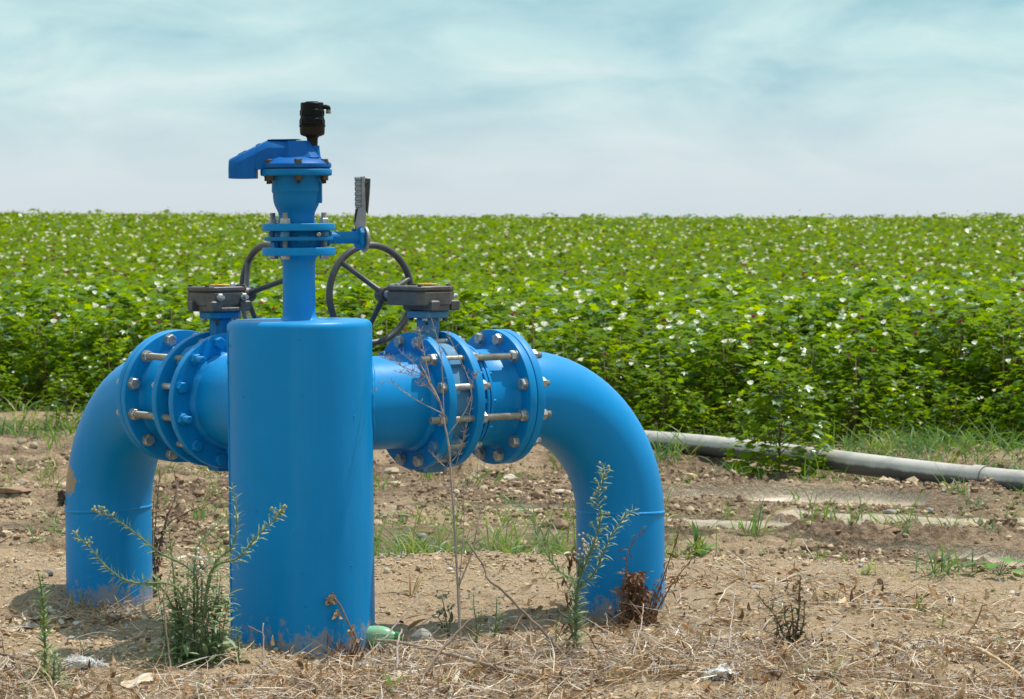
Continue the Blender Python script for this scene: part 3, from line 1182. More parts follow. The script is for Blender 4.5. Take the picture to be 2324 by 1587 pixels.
SOIL, t, b = mat('soil')
att_w = nd(t, 'ShaderNodeAttribute', attribute_name='wet')
att_m = nd(t, 'ShaderNodeAttribute', attribute_name='mud')
n_a = tex(t, 2.3, 6, .62)
n_b = tex(t, 34, 6, .68)
n_c = tex(t, 210, 3, .6)
dry = ramp(t, [(.33, (.29, .195, .110)), (.5, (.56, .405, .250)), (.68, (.73, .57, .375))])
t.links.new(n_b.outputs['Fac'], dry.inputs[0])
dry2 = mixc(t, n_a.outputs['Fac'], dry.outputs[0], (.54, .385, .235))
mudr = ramp(t, [(.34, (.11, .068, .038)), (.5, (.25, .165, .098)), (.68, (.44, .32, .21))])
t.links.new(n_b.outputs['Fac'], mudr.inputs[0])
base = mixc(t, att_m.outputs['Fac'], dry2, mudr.outputs[0])
silt = mixc(t, n_a.outputs['Fac'], (.40, .305, .21), (.54, .435, .32))
att_d = nd(t, 'ShaderNodeAttribute', attribute_name='duff')
base = mixc(t, att_d.outputs['Fac'], base, (.16, .11, .07))
base = mixc(t, att_w.outputs['Fac'], base, silt)
spk = ramp(t, [(.40, (.66, .64, .62)), (.58, (1.14, 1.12, 1.10))])
t.links.new(n_c.outputs['Fac'], spk.inputs[0])
base = mixc(t, .95, base, spk.outputs[0], 'MULTIPLY')
t.links.new(base, b.inputs['Base Color'])
rr = nd(t, 'ShaderNodeMapRange', i_To_Min=.95, i_To_Max=.30)
t.links.new(att_w.outputs['Fac'], rr.inputs['Value'])
t.links.new(rr.outputs[0], b.inputs['Roughness'])
dmp = nd(t, 'ShaderNodeMapRange', i_To_Min=1.0, i_To_Max=.12)
t.links.new(att_w.outputs['Fac'], dmp.inputs['Value'])
h1_ = nd(t, 'ShaderNodeMath', operation='MULTIPLY')
t.links.new(n_b.outputs['Fac'], h1_.inputs[0])
t.links.new(dmp.outputs[0], h1_.inputs[1])
bb = bump(t, b, h1_.outputs[0], .045, .9)
vor = tex(t, 90, 4, .7)
h2_ = nd(t, 'ShaderNodeMath', operation='MULTIPLY')
t.links.new(vor.outputs['Fac'], h2_.inputs[0])
t.links.new(dmp.outputs[0], h2_.inputs[1])
bump(t, b, h2_.outputs[0], .013, .7, bb)

def clear_pipes(x, y):
    d = np.ones_like(x)
    for cx, cy, r in ((TX, TY, .215), (TX - .588 * 1.133, TY + .809 * 1.133, .145), (TX + .809 * 1.133, TY + .588 * 1.133, .145)):
        d *= ((x - cx) ** 2 + (y - cy) ** 2 > r * r)
    return d


def litd(x, y):
    d = .95 * sstep(8.45, 8.0, y + .3 * fbm(x * 2, y * 2, 2, 90)) * sstep(-.75, -.30, x)
    d = np.maximum(d, .85 * sstep(7.80, 7.62, y + .25 * fbm(x * 2, y * 2, 2, 91)))
    d = np.maximum(d, .5 * gauss(x, y, .52, 8.6, .42, .5))
    d = np.maximum(d, .30 * gauss(x, y, .95, 9.1, .45, .5))
    d = np.maximum(d, .35 * gauss(x, y, 1.1, 7.95, .5, .25))
    d = np.maximum(d, .35 * gauss(x, y, -1.15, 8.9, .35, .25))
    d = d * (1 - .75 * gauss(x, y, -.78, 7.95, .16, .14)) * (1 - .85 * gauss(x, y, 1.55, 8.0, .55, .35))
    d = d * np.clip(.55 + 1.6 * fbm(x * 3.1, y * 3.1, 3, 92), .05, 1)
    return d * clear_pipes(x, y) + .012



def litd0(x, y):
    return np.where((y > 6) & (y < 11), litd(x, np.clip(y, 6, 11)), 0)


me = np_mesh('ground', V, F, [SOIL], smooth=True)
ly = lip_y(GX)
mudv = sstep(ly - .05, ly + .35, GY)
wetv = mudv * sstep(.28, .45, bands(GX, GY))
mudc = mudv * (0.25 + .75 * sstep(-.35, .25, fbm(GX * 2.2, GY * 3.4, 3, 81))) * (1 - .5 * sstep(19, 24, GY))
duff = np.clip(litd0(GX, GY) * 1.0, 0, .75) * (GY < 11) * (GY > 6)
for nm, arr in (('wet', wetv), ('mud', mudc), ('duff', duff)):
    a_ = me.attributes.new(nm, 'FLOAT', 'POINT')
    a_.data.foreach_set('value', arr.astype(np.float32).ravel())
g_ = link('ground', me)
tag(g_, 'pale dry soil pad and darker worked mud beyond it', kind='structure')

# shallow water in the tracks
m_, t, b = mat('muddy_water')
b.inputs['Base Color'].default_value = (.34, .275, .20, 1)
b.inputs['Roughness'].default_value = .08
b.inputs['IOR'].default_value = 1.33
nw_ = tex(t, 9, 4, .6, stretch=(1, 3, 1))
bump(t, b, nw_.outputs['Fac'], .010, .35)
wx = np.linspace(.2, 4.6, 60)
V, F = [], []
mbw = MB()
for (x0, x1, y0, y1) in ((.45, 4.7, 10.2, 13.6), (-.7, -.25, 10.75, 11.15)):
    mbw.add([(x0, y0, WATER_Z), (x1, y0, WATER_Z), (x1, y1, WATER_Z), (x0, y1, WATER_Z)], [(0, 1, 2, 3)], 0, False)
o = mbw.build('puddle_water', [m_], sharp=None)
tag(o, 'shallow brown water lying in the wheel tracks', kind='structure')


# ------------------------------------------------------------------ vectorised scatter helpers
def rotmats(n, tilt=3.14):
    q = rng.normal(size=(n, 4))
    q /= np.linalg.norm(q, axis=1)[:, None]
    w_, x_, y_, z_ = q.T
    return np.stack([np.stack([1 - 2 * (y_ * y_ + z_ * z_), 2 * (x_ * y_ - z_ * w_), 2 * (x_ * z_ + y_ * w_)], -1),
                     np.stack([2 * (x_ * y_ + z_ * w_), 1 - 2 * (x_ * x_ + z_ * z_), 2 * (y_ * z_ - x_ * w_)], -1),
                     np.stack([2 * (x_ * z_ - y_ * w_), 2 * (y_ * z_ + x_ * w_), 1 - 2 * (x_ * x_ + y_ * y_)], -1)], 1)


def ico(sub):
    import bmesh
    bm = bmesh.new()
    bmesh.ops.create_icosphere(bm, subdivisions=sub, radius=1)
    v = np.array([p.co[:] for p in bm.verts])
    f = np.array([[q.index for q in fc.verts] for fc in bm.faces])
    bm.free()
    return v, f


def lumps(n_var, sub, amp, flat, seed):
    v, f = ico(sub)
    o = []
    r_ = np.random.default_rng(seed)
    for k in range(n_var):
        off = r_.random(3) * 50
        d = 1 + amp * (vnoise(v[:, 0] * 1.3 + off[0], v[:, 1] * 1.3 + v[:, 2] * 1.1 + off[1], k) +
                       vnoise(v[:, 2] * 1.7 + off[2], v[:, 0] * 1.7 - v[:, 1] + off[0], k + 9)) * 1.6
        o.append(v * d[:, None] * np.array([1, r_.uniform(.7, 1), r_.uniform(*flat)]))
    return o, f


def scatter_lumps(name, P, S, mats, mi, sub, amp, flat, seed, label, smooth=False):
    var, f = lumps(14, sub, amp, flat, seed)
    n = len(P)
    k = rng.integers(0, 14, n)
    VV = np.stack(var)[k]
    RM = rotmats(n)
    up = rng.random(n) * 2 * np.pi
    cz, szn = np.cos(up), np.sin(up)
    RZm = np.zeros((n, 3, 3))
    RZm[:, 0, 0] = cz
    RZm[:, 0, 1] = -szn
    RZm[:, 1, 0] = szn
    RZm[:, 1, 1] = cz
    RZm[:, 2, 2] = 1
    VV = np.einsum('nij,nvj->nvi', RZm, VV) * S[:, None, None] + P[:, None, :]
    nv = VV.shape[1]
    FF = (f[None] + (np.arange(n) * nv)[:, None, None]).reshape(-1, 3)
    me = np_mesh(name, VV.reshape(-1, 3), FF, mats, np.repeat(mi, len(f)), smooth)
    o = link(name, me)
    tag(o, label, kind='stuff')
    return o


def simple_mat(name, c1, c2, rough=.9, sc_=40, bd=.002, coord='Object'):
    m, t, b = mat(name)
    n = tex(t, sc_, 5, .65, coord)
    cr = ramp(t, [(.35, c1), (.65, c2)])
    t.links.new(n.outputs['Fac'], cr.inputs[0])
    t.links.new(cr.outputs[0], b.inputs['Base Color'])
    b.inputs['Roughness'].default_value = rough
    if bd:
        bump(t, b, n.outputs['Fac'], bd, .6)
    return m


CLOD_D = simple_mat('dry_clod', (.40, .285, .17), (.64, .49, .32))
CLOD_B = simple_mat('brown_clod', (.15, .095, .055), (.30, .205, .125))
CLOD_G = simple_mat('grey_gravel', (.26, .24, .22), (.44, .42, .38))


def sample(n, x0, x1, y0, y1, dens):
    o = []
    tot = 0
    while tot < n:
        y = rng.uniform(y0, y1, n * 2)
        x = rng.uniform(x0, x1, n * 2)
        k = (np.abs(x) < .24 * y + .25) & (rng.random(n * 2) < dens(x, y))
        o.append(np.stack([x[k], y[k]], -1))
        tot += k.sum()
    return np.concatenate(o)[:n]


def mudmask(x, y):
    l_ = lip_y(x)
    return sstep(l_, l_ + .3, y)


# clods of the worked soil
P2 = sample(30000, -4, 4.2, 10.2, 17.5, lambda x, y: (1 - sstep(.15, .4, bands(x, y))) * mudmask(x, y) * np.clip(.12 + fbm(x * 1.6, y * 2.4, 3, 60) * 1.3, .03, 1) * (1 - .6 * sstep(14, 17, y)))
S = .004 + .011 * rng.random(len(P2)) ** 3.0 + .016 * (rng.random(len(P2)) < .02)
P = np.column_stack([P2, hfun(P2[:, 0], P2[:, 1]) + S * .25])
scatter_lumps('soil_clods', P, S, [CLOD_B, CLOD_D], (rng.random(len(P2)) < .32).astype(int), 1, .55, (.6, .95), 3, 'brown clods and crumbs of worked soil')
P2 = sample(42000, -2.6, 2.6, 6.95, 10.8, lambda x, y: clear_pipes(x, y) * np.clip(.25 + fbm(x * 2.2, y * 2.2, 3, 77) * 1.2, .06, 1))
S = .0018 + .0062 * rng.random(len(P2)) ** 2.4 + .007 * (rng.random(len(P2)) < .03)
P = np.column_stack([P2, hfun(P2[:, 0], P2[:, 1]) + S * .3])
scatter_lumps('soil_crumbs', P, S, [CLOD_D, CLOD_B, CLOD_G], rng.choice([0, 1, 2], len(P2), p=[.78, .17, .05]), 1, .5, (.5, .9), 4, 'small crumbs and grit scattered over the dry soil')


# ------------------------------------------------------------------ strands (litter, grass)
def strands(P, L, W, az, lift, curl, nseg=6, droop=None, twist=0.0, sway=None):
    """ribbons starting at P: az heading, lift initial pitch, curl change of pitch along it"""
    n = len(P)
    pts = np.zeros((n, nseg + 1, 3))
    pts[:, 0] = P
    a = az.copy()
    pt = lift.copy()
    for k in range(nseg):
        st = (L / nseg)[:, None] * np.stack([np.cos(a) * np.cos(pt), np.sin(a) * np.cos(pt), np.sin(pt)], -1)
        pts[:, k + 1] = pts[:, k] + st
        pt = pt + curl / nseg
        if sway is not None:
            a = a + sway * rng.normal(size=n) / 1.0
    tn = np.gradient(pts, axis=1)
    side = np.stack([-np.sin(az), np.cos(az), np.zeros(n)], -1)[:, None, :] + 0 * tn
    if twist:
        th = rng.normal(size=(n, 1)) * twist
        nrm = np.cross(side, tn)
        nrm /= np.linalg.norm(nrm, axis=2)[..., None] + 1e-9
        side = side * np.cos(th)[..., None] + nrm * np.sin(th)[..., None]
    u = np.linspace(0, 1, nseg + 1)
    wprof = (np.minimum(1, u * 4 + .45) * np.clip(1 - u ** 2.4, 0.06, 1))[None, :, None]
    hw = W[:, None, None] * .5 * wprof
    A, B = pts - side * hw, pts + side * hw
    VV = np.stack([A, B], 2).reshape(n, -1, 3)
    k = np.arange(nseg) * 2
    f = np.stack([k, k + 1, k + 3, k + 2], -1)
    FF = (f[None] + (np.arange(n) * (2 * (nseg + 1)))[:, None, None]).reshape(-1, 4)
    return VV.reshape(-1, 3), FF, np.repeat(np.arange(n), nseg)


def blade_mat(name, c1, c2, trans=.35, rough=.5, sc_=6):
    m, t, b = mat(name)
    n = tex(t, sc_, 3, .6)
    cr = ramp(t, [(.3, c1), (.7, c2)])
    t.links.new(n.outputs['Fac'], cr.inputs[0])
    t.links.new(cr.outputs[0], b.inputs['Base Color'])
    b.inputs['Roughness'].default_value = rough
    if trans > 0:
        tr = nd(t, 'ShaderNodeBsdfTranslucent')
        sat = nd(t, 'ShaderNodeHueSaturation')
        sat.inputs['Value'].default_value = 1.25
        sat.inputs['Saturation'].default_value = 1.1
        sat.inputs['Hue'].default_value = .49
        t.links.new(cr.outputs[0], sat.inputs['Color'])
        t.links.new(sat.outputs[0], tr.inputs[0])
        mx = nd(t, 'ShaderNodeMixShader')
        mx.inputs[0].default_value = trans
        om = [q for q in t.nodes if q.type == 'OUTPUT_MATERIAL'][0]
        t.links.new(b.outputs[0], mx.inputs[1])
        t.links.new(tr.outputs[0], mx.inputs[2])
        t.links.new(mx.outputs[0], om.inputs[0])
    return m


G_A = blade_mat('grass_green', (.085, .20, .022), (.16, .30, .045), .4)
G_B = blade_mat('grass_yellow_green', (.20, .27, .04), (.33, .34, .08), .35)
G_C = blade_mat('grass_blue_green', (.075, .16, .05), (.15, .25, .09), .3)
D_A = blade_mat('straw_tan', (.42, .28, .15), (.60, .44, .26), .12, .7)
D_B = blade_mat('straw_orange', (.30, .155, .055), (.44, .26, .11), .12, .7)
D_C = blade_mat('twig_grey', (.28, .21, .17), (.48, .40, .33), 0, .8)
D_D = blade_mat('dead_brown', (.10, .050, .024), (.20, .105, .052), .08, .75)
D_E = blade_mat('straw_bleached', (.60, .51, .40), (.78, .70, .58), .1, .7)


def ground_strands(name, n, dens, Lr, Wr, liftr, curlr, mats, probs, label, ybox=(6.9, 10.6), nseg=6, z=.0, zr=.0, sway=.25, twist=.8):
    P2 = sample(n, -2.6, 2.8, *ybox, dens)
    Lh = rng.uniform(*Lr, n) * (1 + rng.random(n) ** 4 * 1.5)
    W = rng.uniform(*Wr, n)
    P = np.column_stack([P2, hfun(P2[:, 0], P2[:, 1]) + z + zr * rng.random(n) ** 2])
    V, F, idx = strands(P, Lh, W, rng.uniform(0, 6.283, n), rng.uniform(*liftr, n), rng.uniform(*curlr, n), nseg, twist=twist, sway=sway)
    # keep them from diving under the soil
    zmin = hfun(V[:, 0], V[:, 1]) + .0015
    V[:, 2] = np.maximum(V[:, 2], zmin)
    mi = rng.choice(len(mats), n, p=probs)[idx]
    o = link(name, np_mesh(name, V, F, mats, mi, True))
    tag(o, label, kind='stuff')
    return o


ground_strands('dry_straw', 28000, litd, (.025, .085), (.0013, .0038), (-.1, .65), (-1.1, .3), [D_A, D_B, D_C, D_E, D_D], [.30, .18, .26, .14, .12],
               'tangled dry straw, thin twigs and dead stems on the soil', zr=.035)
ground_strands('dry_leaf_litter', 11000, litd, (.010, .036), (.006, .018), (-.1, .8), (-2.6, 2.6), [D_A, D_B, D_D, D_E], [.38, .24, .24, .14],
               'small curled dead leaves on the soil', nseg=5, zr=.018, sway=.1, twist=1.2)


def twigd(x, y):
    return litd(x, y) ** 1.3


ground_strands('fine_twigs', 1500, twigd, (.10, .22), (.0025, .0045), (.0, .22), (-.5, .1), [D_C, D_E], [.75, .25],
               'long thin grey twigs lying across the straw', nseg=9, z=.004, zr=.03, sway=.16, twist=.3)


# grass as ground cover
def grass(name, n, dens, x0, x1, y0, y1, Lr, Wr, mats, probs, label, tuft=9, spread=.02, wide=1.0, liftr=(.8, 1.5)):
    nt_ = max(1, n // tuft)
    C = sample(nt_, x0, x1, y0, y1, dens)
    C = np.repeat(C, tuft, 0)
    n = len(C)
    C = C + rng.normal(size=(n, 2)) * spread
    Lh = rng.uniform(*Lr, n) * np.repeat(rng.uniform(.55, 1.15, nt_), tuft)
    P = np.column_stack([C, hfun(C[:, 0], C[:, 1]) - .003])
    V, F, idx = strands(P, Lh, rng.uniform(*Wr, n), rng.uniform(0, 6.283, n), rng.uniform(*liftr, n), rng.uniform(-1.9, -.3, n), 6, twist=.6, sway=.06)
    mi = np.repeat(rng.choice(len(mats), nt_, p=probs), tuft)[idx]
    o = link(name, np_mesh(name, V, F, mats, mi, True))
    tag(o, label, kind='stuff')
    return o


def edge_y(x):
    """front edge of the crop"""
    return 16.35 + 1.9 * sstep(.6, -2.8, x) - .25 * sstep(1.2, 3.2, x)


GM = [G_A, G_B, G_C]
grass('grass', 3000, lambda x, y: sstep(-.1, .8, x) * np.clip(.02 + 1.5 * fbm(x * 1.5, y * 1.2, 2, 100) + .45 * sstep(1.7, 2.6, x), .01, 1), -.6, 4.6, 14.5, 16.6, (.07, .24), (.0045, .009), GM, [.55, .2, .25],
      'green grass along the edge of the crop behind the grey pipe', tuft=9, spread=.05)
grass('grass', 1300, lambda x, y: np.clip(.25 + 1.5 * fbm(x * 1.5, y * 1.2, 2, 101), .02, 1), -4.4, -.6, 15.6, 18.2, (.08, .26), (.005, .009), GM, [.5, .25, .25],
      'grass at the foot of the crop on the left', tuft=8, spread=.04)
grass('grass', 1500, lambda x, y: gauss(x, y, -.02, 10.55, .62, .30) + .6 * gauss(x, y, -.42, 10.6, .22, .3), -1.2, 1.3, 10.2, 11.3, (.08, .24), (.004, .0075), GM, [.55, .25, .2],
      'green grass growing along the lip of the soil pad', tuft=10, spread=.035)
grass('grass', 1500, lambda x, y: mudmask(x, y) * np.clip(.10 + 1.0 * fbm(x * 1.3, y * 1.3, 3, 102), .02, 1) * (1 - .6 * sstep(-1.0, -2.0, x)), -3.6, 4.2, 10.3, 14.8, (.06, .20), (.0035, .007), GM, [.6, .2, .2],
      'thin grass shoots sprouting from the mud', tuft=6, spread=.018)
grass('grass', 420, lambda x, y: np.clip(.12 + .8 * fbm(x * 1.3, y * 1.3, 3, 103), .01, 1) * clear_pipes(x, y), -2.3, 2.5, 7.0, 10.1, (.03, .10), (.002, .0045), [G_B, D_A, G_C], [.4, .4, .2],
      'sparse yellowing grass on the dry soil', tuft=5, spread=.008, liftr=(.5, 1.4))

# ------------------------------------------------------------------ irrigation pipe lying at the field edge
pa_, pb_ = at(1480, 1004, 15.37), at(2324, 1090, 13.2)
p0, p1 = pa_.lerp(pb_, -.14), pa_.lerp(pb_, 1.45)
PR = .052
pts = []
for k in range(60):
    u = k / 59
    p = p0.lerp(p1, u)
    p.z = .018 + .010 * math.sin(u * 7)
    p.y += .03 * math.sin(u * 9)
    pts.append(p)
pm, t, b = mat('grey_plastic_pipe')
n = tex(t, 9, 6, .65)
cr = ramp(t, [(.3, (.36, .33, .29)), (.55, (.50, .465, .415)), (.75, (.56, .52, .47))])
t.links.new(n.outputs['Fac'], cr.inputs[0])
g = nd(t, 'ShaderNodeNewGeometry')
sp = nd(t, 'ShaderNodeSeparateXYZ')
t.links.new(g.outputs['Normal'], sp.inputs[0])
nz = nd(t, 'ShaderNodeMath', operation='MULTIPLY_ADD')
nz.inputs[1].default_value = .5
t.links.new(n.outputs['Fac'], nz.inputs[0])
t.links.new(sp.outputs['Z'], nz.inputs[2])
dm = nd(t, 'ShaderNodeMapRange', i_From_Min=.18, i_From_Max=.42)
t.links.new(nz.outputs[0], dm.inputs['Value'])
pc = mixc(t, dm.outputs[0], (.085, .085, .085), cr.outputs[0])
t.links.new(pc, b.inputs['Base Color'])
b.inputs['Roughness'].default_value = .6
n2_ = tex(t, 70, 4, .6)
bump(t, b, n2_.outputs['Fac'], .003, .4)
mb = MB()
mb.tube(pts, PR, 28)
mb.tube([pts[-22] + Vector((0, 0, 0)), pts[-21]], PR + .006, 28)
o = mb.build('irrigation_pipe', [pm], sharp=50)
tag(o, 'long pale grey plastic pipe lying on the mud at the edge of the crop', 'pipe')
# ------------------------------------------------------------------ cotton plants
def leaf_mat(name, c1, c2, rough, trans, under=None):
    m, t, b = mat(name)
    n = tex(t, 7, 3, .6)
    cr = ramp(t, [(.3, c1), (.7, c2)])
    t.links.new(n.outputs['Fac'], cr.inputs[0])
    oi = nd(t, 'ShaderNodeObjectInfo')
    mr = nd(t, 'ShaderNodeMapRange', i_To_Min=.82, i_To_Max=1.18)
    t.links.new(oi.outputs['Random'], mr.inputs['Value'])
    hs = nd(t, 'ShaderNodeHueSaturation')
    t.links.new(cr.outputs[0], hs.inputs['Color'])
    t.links.new(mr.outputs[0], hs.inputs['Value'])
    t.links.new(hs.outputs[0], b.inputs['Base Color'])
    b.inputs['Roughness'].default_value = rough
    b.inputs['Specular IOR Level'].default_value = .9 if rough < .4 else .12
    tr = nd(t, 'ShaderNodeBsdfTranslucent')
    s2 = nd(t, 'ShaderNodeHueSaturation')
    s2.inputs['Hue'].default_value = .485
    s2.inputs['Saturation'].default_value = 1.15
    s2.inputs['Value'].default_value = 1.9
    t.links.new(hs.outputs[0], s2.inputs['Color'])
    t.links.new(s2.outputs[0], tr.inputs[0])
    mx = nd(t, 'ShaderNodeMixShader')
    mx.inputs[0].default_value = trans
    om = [q for q in t.nodes if q.type == 'OUTPUT_MATERIAL'][0]
    t.links.new(b.outputs[0], mx.inputs[1])
    t.links.new(tr.outputs[0], mx.inputs[2])
    t.links.new(mx.outputs[0], om.inputs[0])
    return m


L1 = leaf_mat('cotton_leaf', (.090, .170, .0), (.142, .245, .0), .6, .42)
L2 = leaf_mat('cotton_leaf_young', (.16, .26, .002), (.23, .33, .004), .6, .48)
L3 = leaf_mat('cotton_leaf_pale_glare', (.09, .18, .04), (.16, .26, .09), .34, .25)  # glossy leaves, base colour made paler to imitate sun and sky glare
LEAFM = [L1, L2, L3]
STEMM = simple_mat('cotton_stem', (.12, .07, .035), (.20, .13, .06), .7, 20, 0)
FLW = blade_mat('white_petal', (.84, .82, .68), (.90, .88, .80), .45, .6)
FLP = blade_mat('pink_petal', (.42, .06, .14), (.55, .12, .22), .3, .6)
BRACT = blade_mat('dry_bract', (.30, .22, .13), (.45, .34, .22), .2, .7)

ring_near = [(0, 1.0), (24, .56), (50, .92), (80, .50), (110, .66), (150, .42), (180, .10), (210, .42), (250, .66), (280, .50), (310, .92), (336, .56)]
ring_far = [(0, 1.0), (27, .58), (55, .86), (110, .62), (180, .15), (250, .62), (305, .86), (333, .58)]
ring_far2 = [(0, 1.0), (60, .8), (120, .6), (240, .6), (300, .8)]


def leaf_base(ring):
    v = [(0, 0, 0)]
    for a, r in ring:
        # shallow V fold and drooping lobes
        x, y = r * math.cos(R(a)) + .15, r * math.sin(R(a))
        z = .14 * abs(y) - .16 * (x * x + y * y)
        v.append((x, y, z))
    n = len(ring)
    return np.array(v), np.array([(0, 1 + i, 1 + (i + 1) % n) for i in range(n)])


def place_leaves(C, size, az, pitch, roll, ring):
    """C centres -> vertices, faces"""
    v, f = leaf_base(ring)
    n = len(C)
    ca, sa = np.cos(az), np.sin(az)
    cp, sp = np.cos(pitch), np.sin(pitch)
    cr_, sr = np.cos(roll), np.sin(roll)
    X_ = np.stack([ca * cp, sa * cp, sp], -1)
    Y0 = np.stack([-sa, ca, 0 * ca], -1)
    Z0 = np.cross(X_, Y0)
    Y_ = Y0 * cr_[:, None] + Z0 * sr[:, None]
    Z_ = np.cross(X_, Y_)
    VV = C[:, None, :] + size[:, None, None] * (v[None, :, 0:1] * X_[:, None] + v[None, :, 1:2] * Y_[:, None] + v[None, :, 2:3] * Z_[:, None])
    FF = (f[None] + (np.arange(n) * len(v))[:, None, None]).reshape(-1, 3)
    return VV.reshape(-1, 3), FF, np.repeat(np.arange(n), len(f))


def crown(r_, n, H, RAD, low=.12, skirt=False):
    """leaf centres of one bushy plant, more of them outside and on top"""
    u = r_.random(n)
    hgt = low + (1 - low) * u ** .62
    prof = np.sin(np.clip((hgt - low) / (1 - low), 0, 1) * 2.5 + .45) ** .8
    if skirt:
        hgt = low + (1 - low) * u ** 1.05
        prof = np.clip(1.08 - .75 * hgt ** 2.2, 0, 1) * (.75 + .25 * np.minimum(1, hgt * 5))
    a = r_.uniform(0, 6.283, n)
    rad = RAD * prof * np.sqrt(r_.uniform(.12, 1, n))
    C = np.stack([rad * np.cos(a), rad * np.sin(a), H * hgt * (1 + .06 * r_.normal(size=n))], -1)
    return C, a


def petals(mb, c, r, k=5, mi=0, open_=.8, tilt=None):
    tl = tilt or (random.uniform(-.5, .5), random.uniform(-.5, .5))
    M = Matrix.Translation(c) @ Matrix.Rotation(tl[0], 4, 'X') @ Matrix.Rotation(tl[1], 4, 'Y')
    for i in range(k):
        a = 2 * math.pi * i / k
        Rm = M @ Matrix.Rotation(a, 4, 'Z')
        vs = []
        for u, wv_ in ((0, .15), (.4, .52), (.8, .62), (1.0, .38)):
            x = r * u * open_
            z = r * (u * 1.0 - .15 * u * u)
            for s_ in (-1, 0, 1):
                vs.append(Rm @ Vector((x - abs(s_) * r * .10 * u, s_ * wv_ * r, z + abs(s_) * .06 * r)))
        fs = []
        for q in range(3):
            for s_ in range(2):
                a0 = q * 3 + s_
                fs.append((a0, a0 + 1, a0 + 4, a0 + 3))
        mb.add(vs, fs, mi)


VAR = []
for k in range(14):
    skirt = k >= 9             # plants of the front rows are leafy down to the ground
    r_ = np.random.default_rng(100 + k)
    H, RAD = r_.uniform(.62, .69), r_.uniform(.32, .38)
    n = 235
    n = (560 if k == 13 else 300) if skirt else n
    C, a = crown(r_, n, H, RAD, .03, skirt)
    size = r_.uniform(.032, .064, n)
    V, F, idx = place_leaves(C, size, a + r_.normal(size=n) * .5, r_.uniform(-.45, .32, n), r_.normal(size=n) * .28, ring_near)
    mi = r_.choice(3, n, p=[.62, .22, .16])[idx]
    fol = np_mesh('foliage', V, F, LEAFM, mi, False)
    mb = MB()
    random.seed(k)
    mb.tube([(0, 0, -.04), (.01, 0, H * .4), (.0, .01, H * .92)], [.008, .006, .003], 6)
    for j in range(11):
        c = Vector(C[r_.integers(0, n)])
        z0 = c.z * random.uniform(.35, .75)
        mb.tube([(0, 0, z0), Vector((c.x * .55, c.y * .55, z0 + (c.z - z0) * .7)), c], [.0038, .0028, .0018], 4)
    stem_me = mb.mesh('stem', [STEMM])
    fls = []
    for j in range(r_.integers(2, 5)):
        mb = MB()
        a_ = r_.uniform(0, 6.28)
        rr_ = RAD * r_.uniform(.3, 1.0)
        hh = H * (1.06 - .30 * (rr_ / RAD) ** 2)
        c = (rr_ * math.cos(a_), rr_ * math.sin(a_), hh)
        kind = r_.random()
        if kind < .42:
            petals(mb, c, r_.uniform(.020, .029), 5, 0, .8)
            fls.append(mb.mesh('flower', [FLW]))
        elif kind < .78:
            petals(mb, (c[0], c[1], c[2] - .03), r_.uniform(.017, .022), 5, 0, .35)
            fls.append(mb.mesh('flower', [FLP]))
        else:
            petals(mb, (c[0], c[1], c[2] - .02), .015, 4, 0, .4)
            fls.append(mb.mesh('boll', [BRACT]))
    VAR.append((fol, stem_me, fls, H))


def plant(x, y, k, s, rz, label, group):
    fol, st, fls, H = VAR[k]
    z = h1(x, y)
    e = empty('cotton_plant', (x, y, z - .01))
    e.rotation_euler = (0, 0, rz)
    e.scale = (s, s, s)
    tag(e, label, 'cotton plant', group)
    link('foliage', fol, e)
    link('stem', st, e)
    for f in fls:
        link('white_flower' if f.materials[0] == FLW else ('pink_flower' if f.materials[0] == FLP else 'boll'), f, e)
    return e


GRP = 'cotton plants crowding the front of the field'
sp_ = .40
cand = []
yy = 16.2
row = 0
while yy < 27:
    n_ = int((.171 * yy + .35) / sp_) + 1
    for i in range(-n_, n_ + 1):
        x = (i + .5 * (row % 2)) * sp_ + random.uniform(-.13, .13)
        y = yy + random.uniform(-.13, .13)
        if y > edge_y(x) and abs(x) < .171 * y + .30:
            cand.append((x, y))
    yy += sp_ * .80
    row += 1
for k in range(22):
    x = -3.2 + 6.4 * (k + random.uniform(.1, .9)) / 22
    cand.append((x, edge_y(x) - random.uniform(.02, .22)))
cand.sort(key=lambda p: p[1] - edge_y(p[0]) * .3)
near = cand[:296]
for i, (x, y) in enumerate(near):
    gap = y - edge_y(x)
    s = random.uniform(.88, 1.08) * (random.uniform(.38, .55) if gap < 0 else (random.uniform(.60, .85) if gap < .40 else (.92 if gap < .8 else 1)))
    plant(x, y, (9 + (i * 3) % 4) if gap < 1.3 else (i * 7 + i // 9) % 9, s, random.uniform(0, 6.28), 'leafy green cotton plant in the thick of the flowering field behind the pipes', GRP)
p = at(1768, 1060, 14.18)
lone = plant(p.x, p.y, 13, .76, 1.0, 'lone cotton plant growing in front of the grey pipe and half covering it', GRP)
p = gp(152, 972)
plant(p.x, p.y, 4, .42, 2.0, 'small cotton seedling standing out on the bare soil at the far left', GRP)
used = {(round(x, 4), round(y, 4)) for x, y in near}

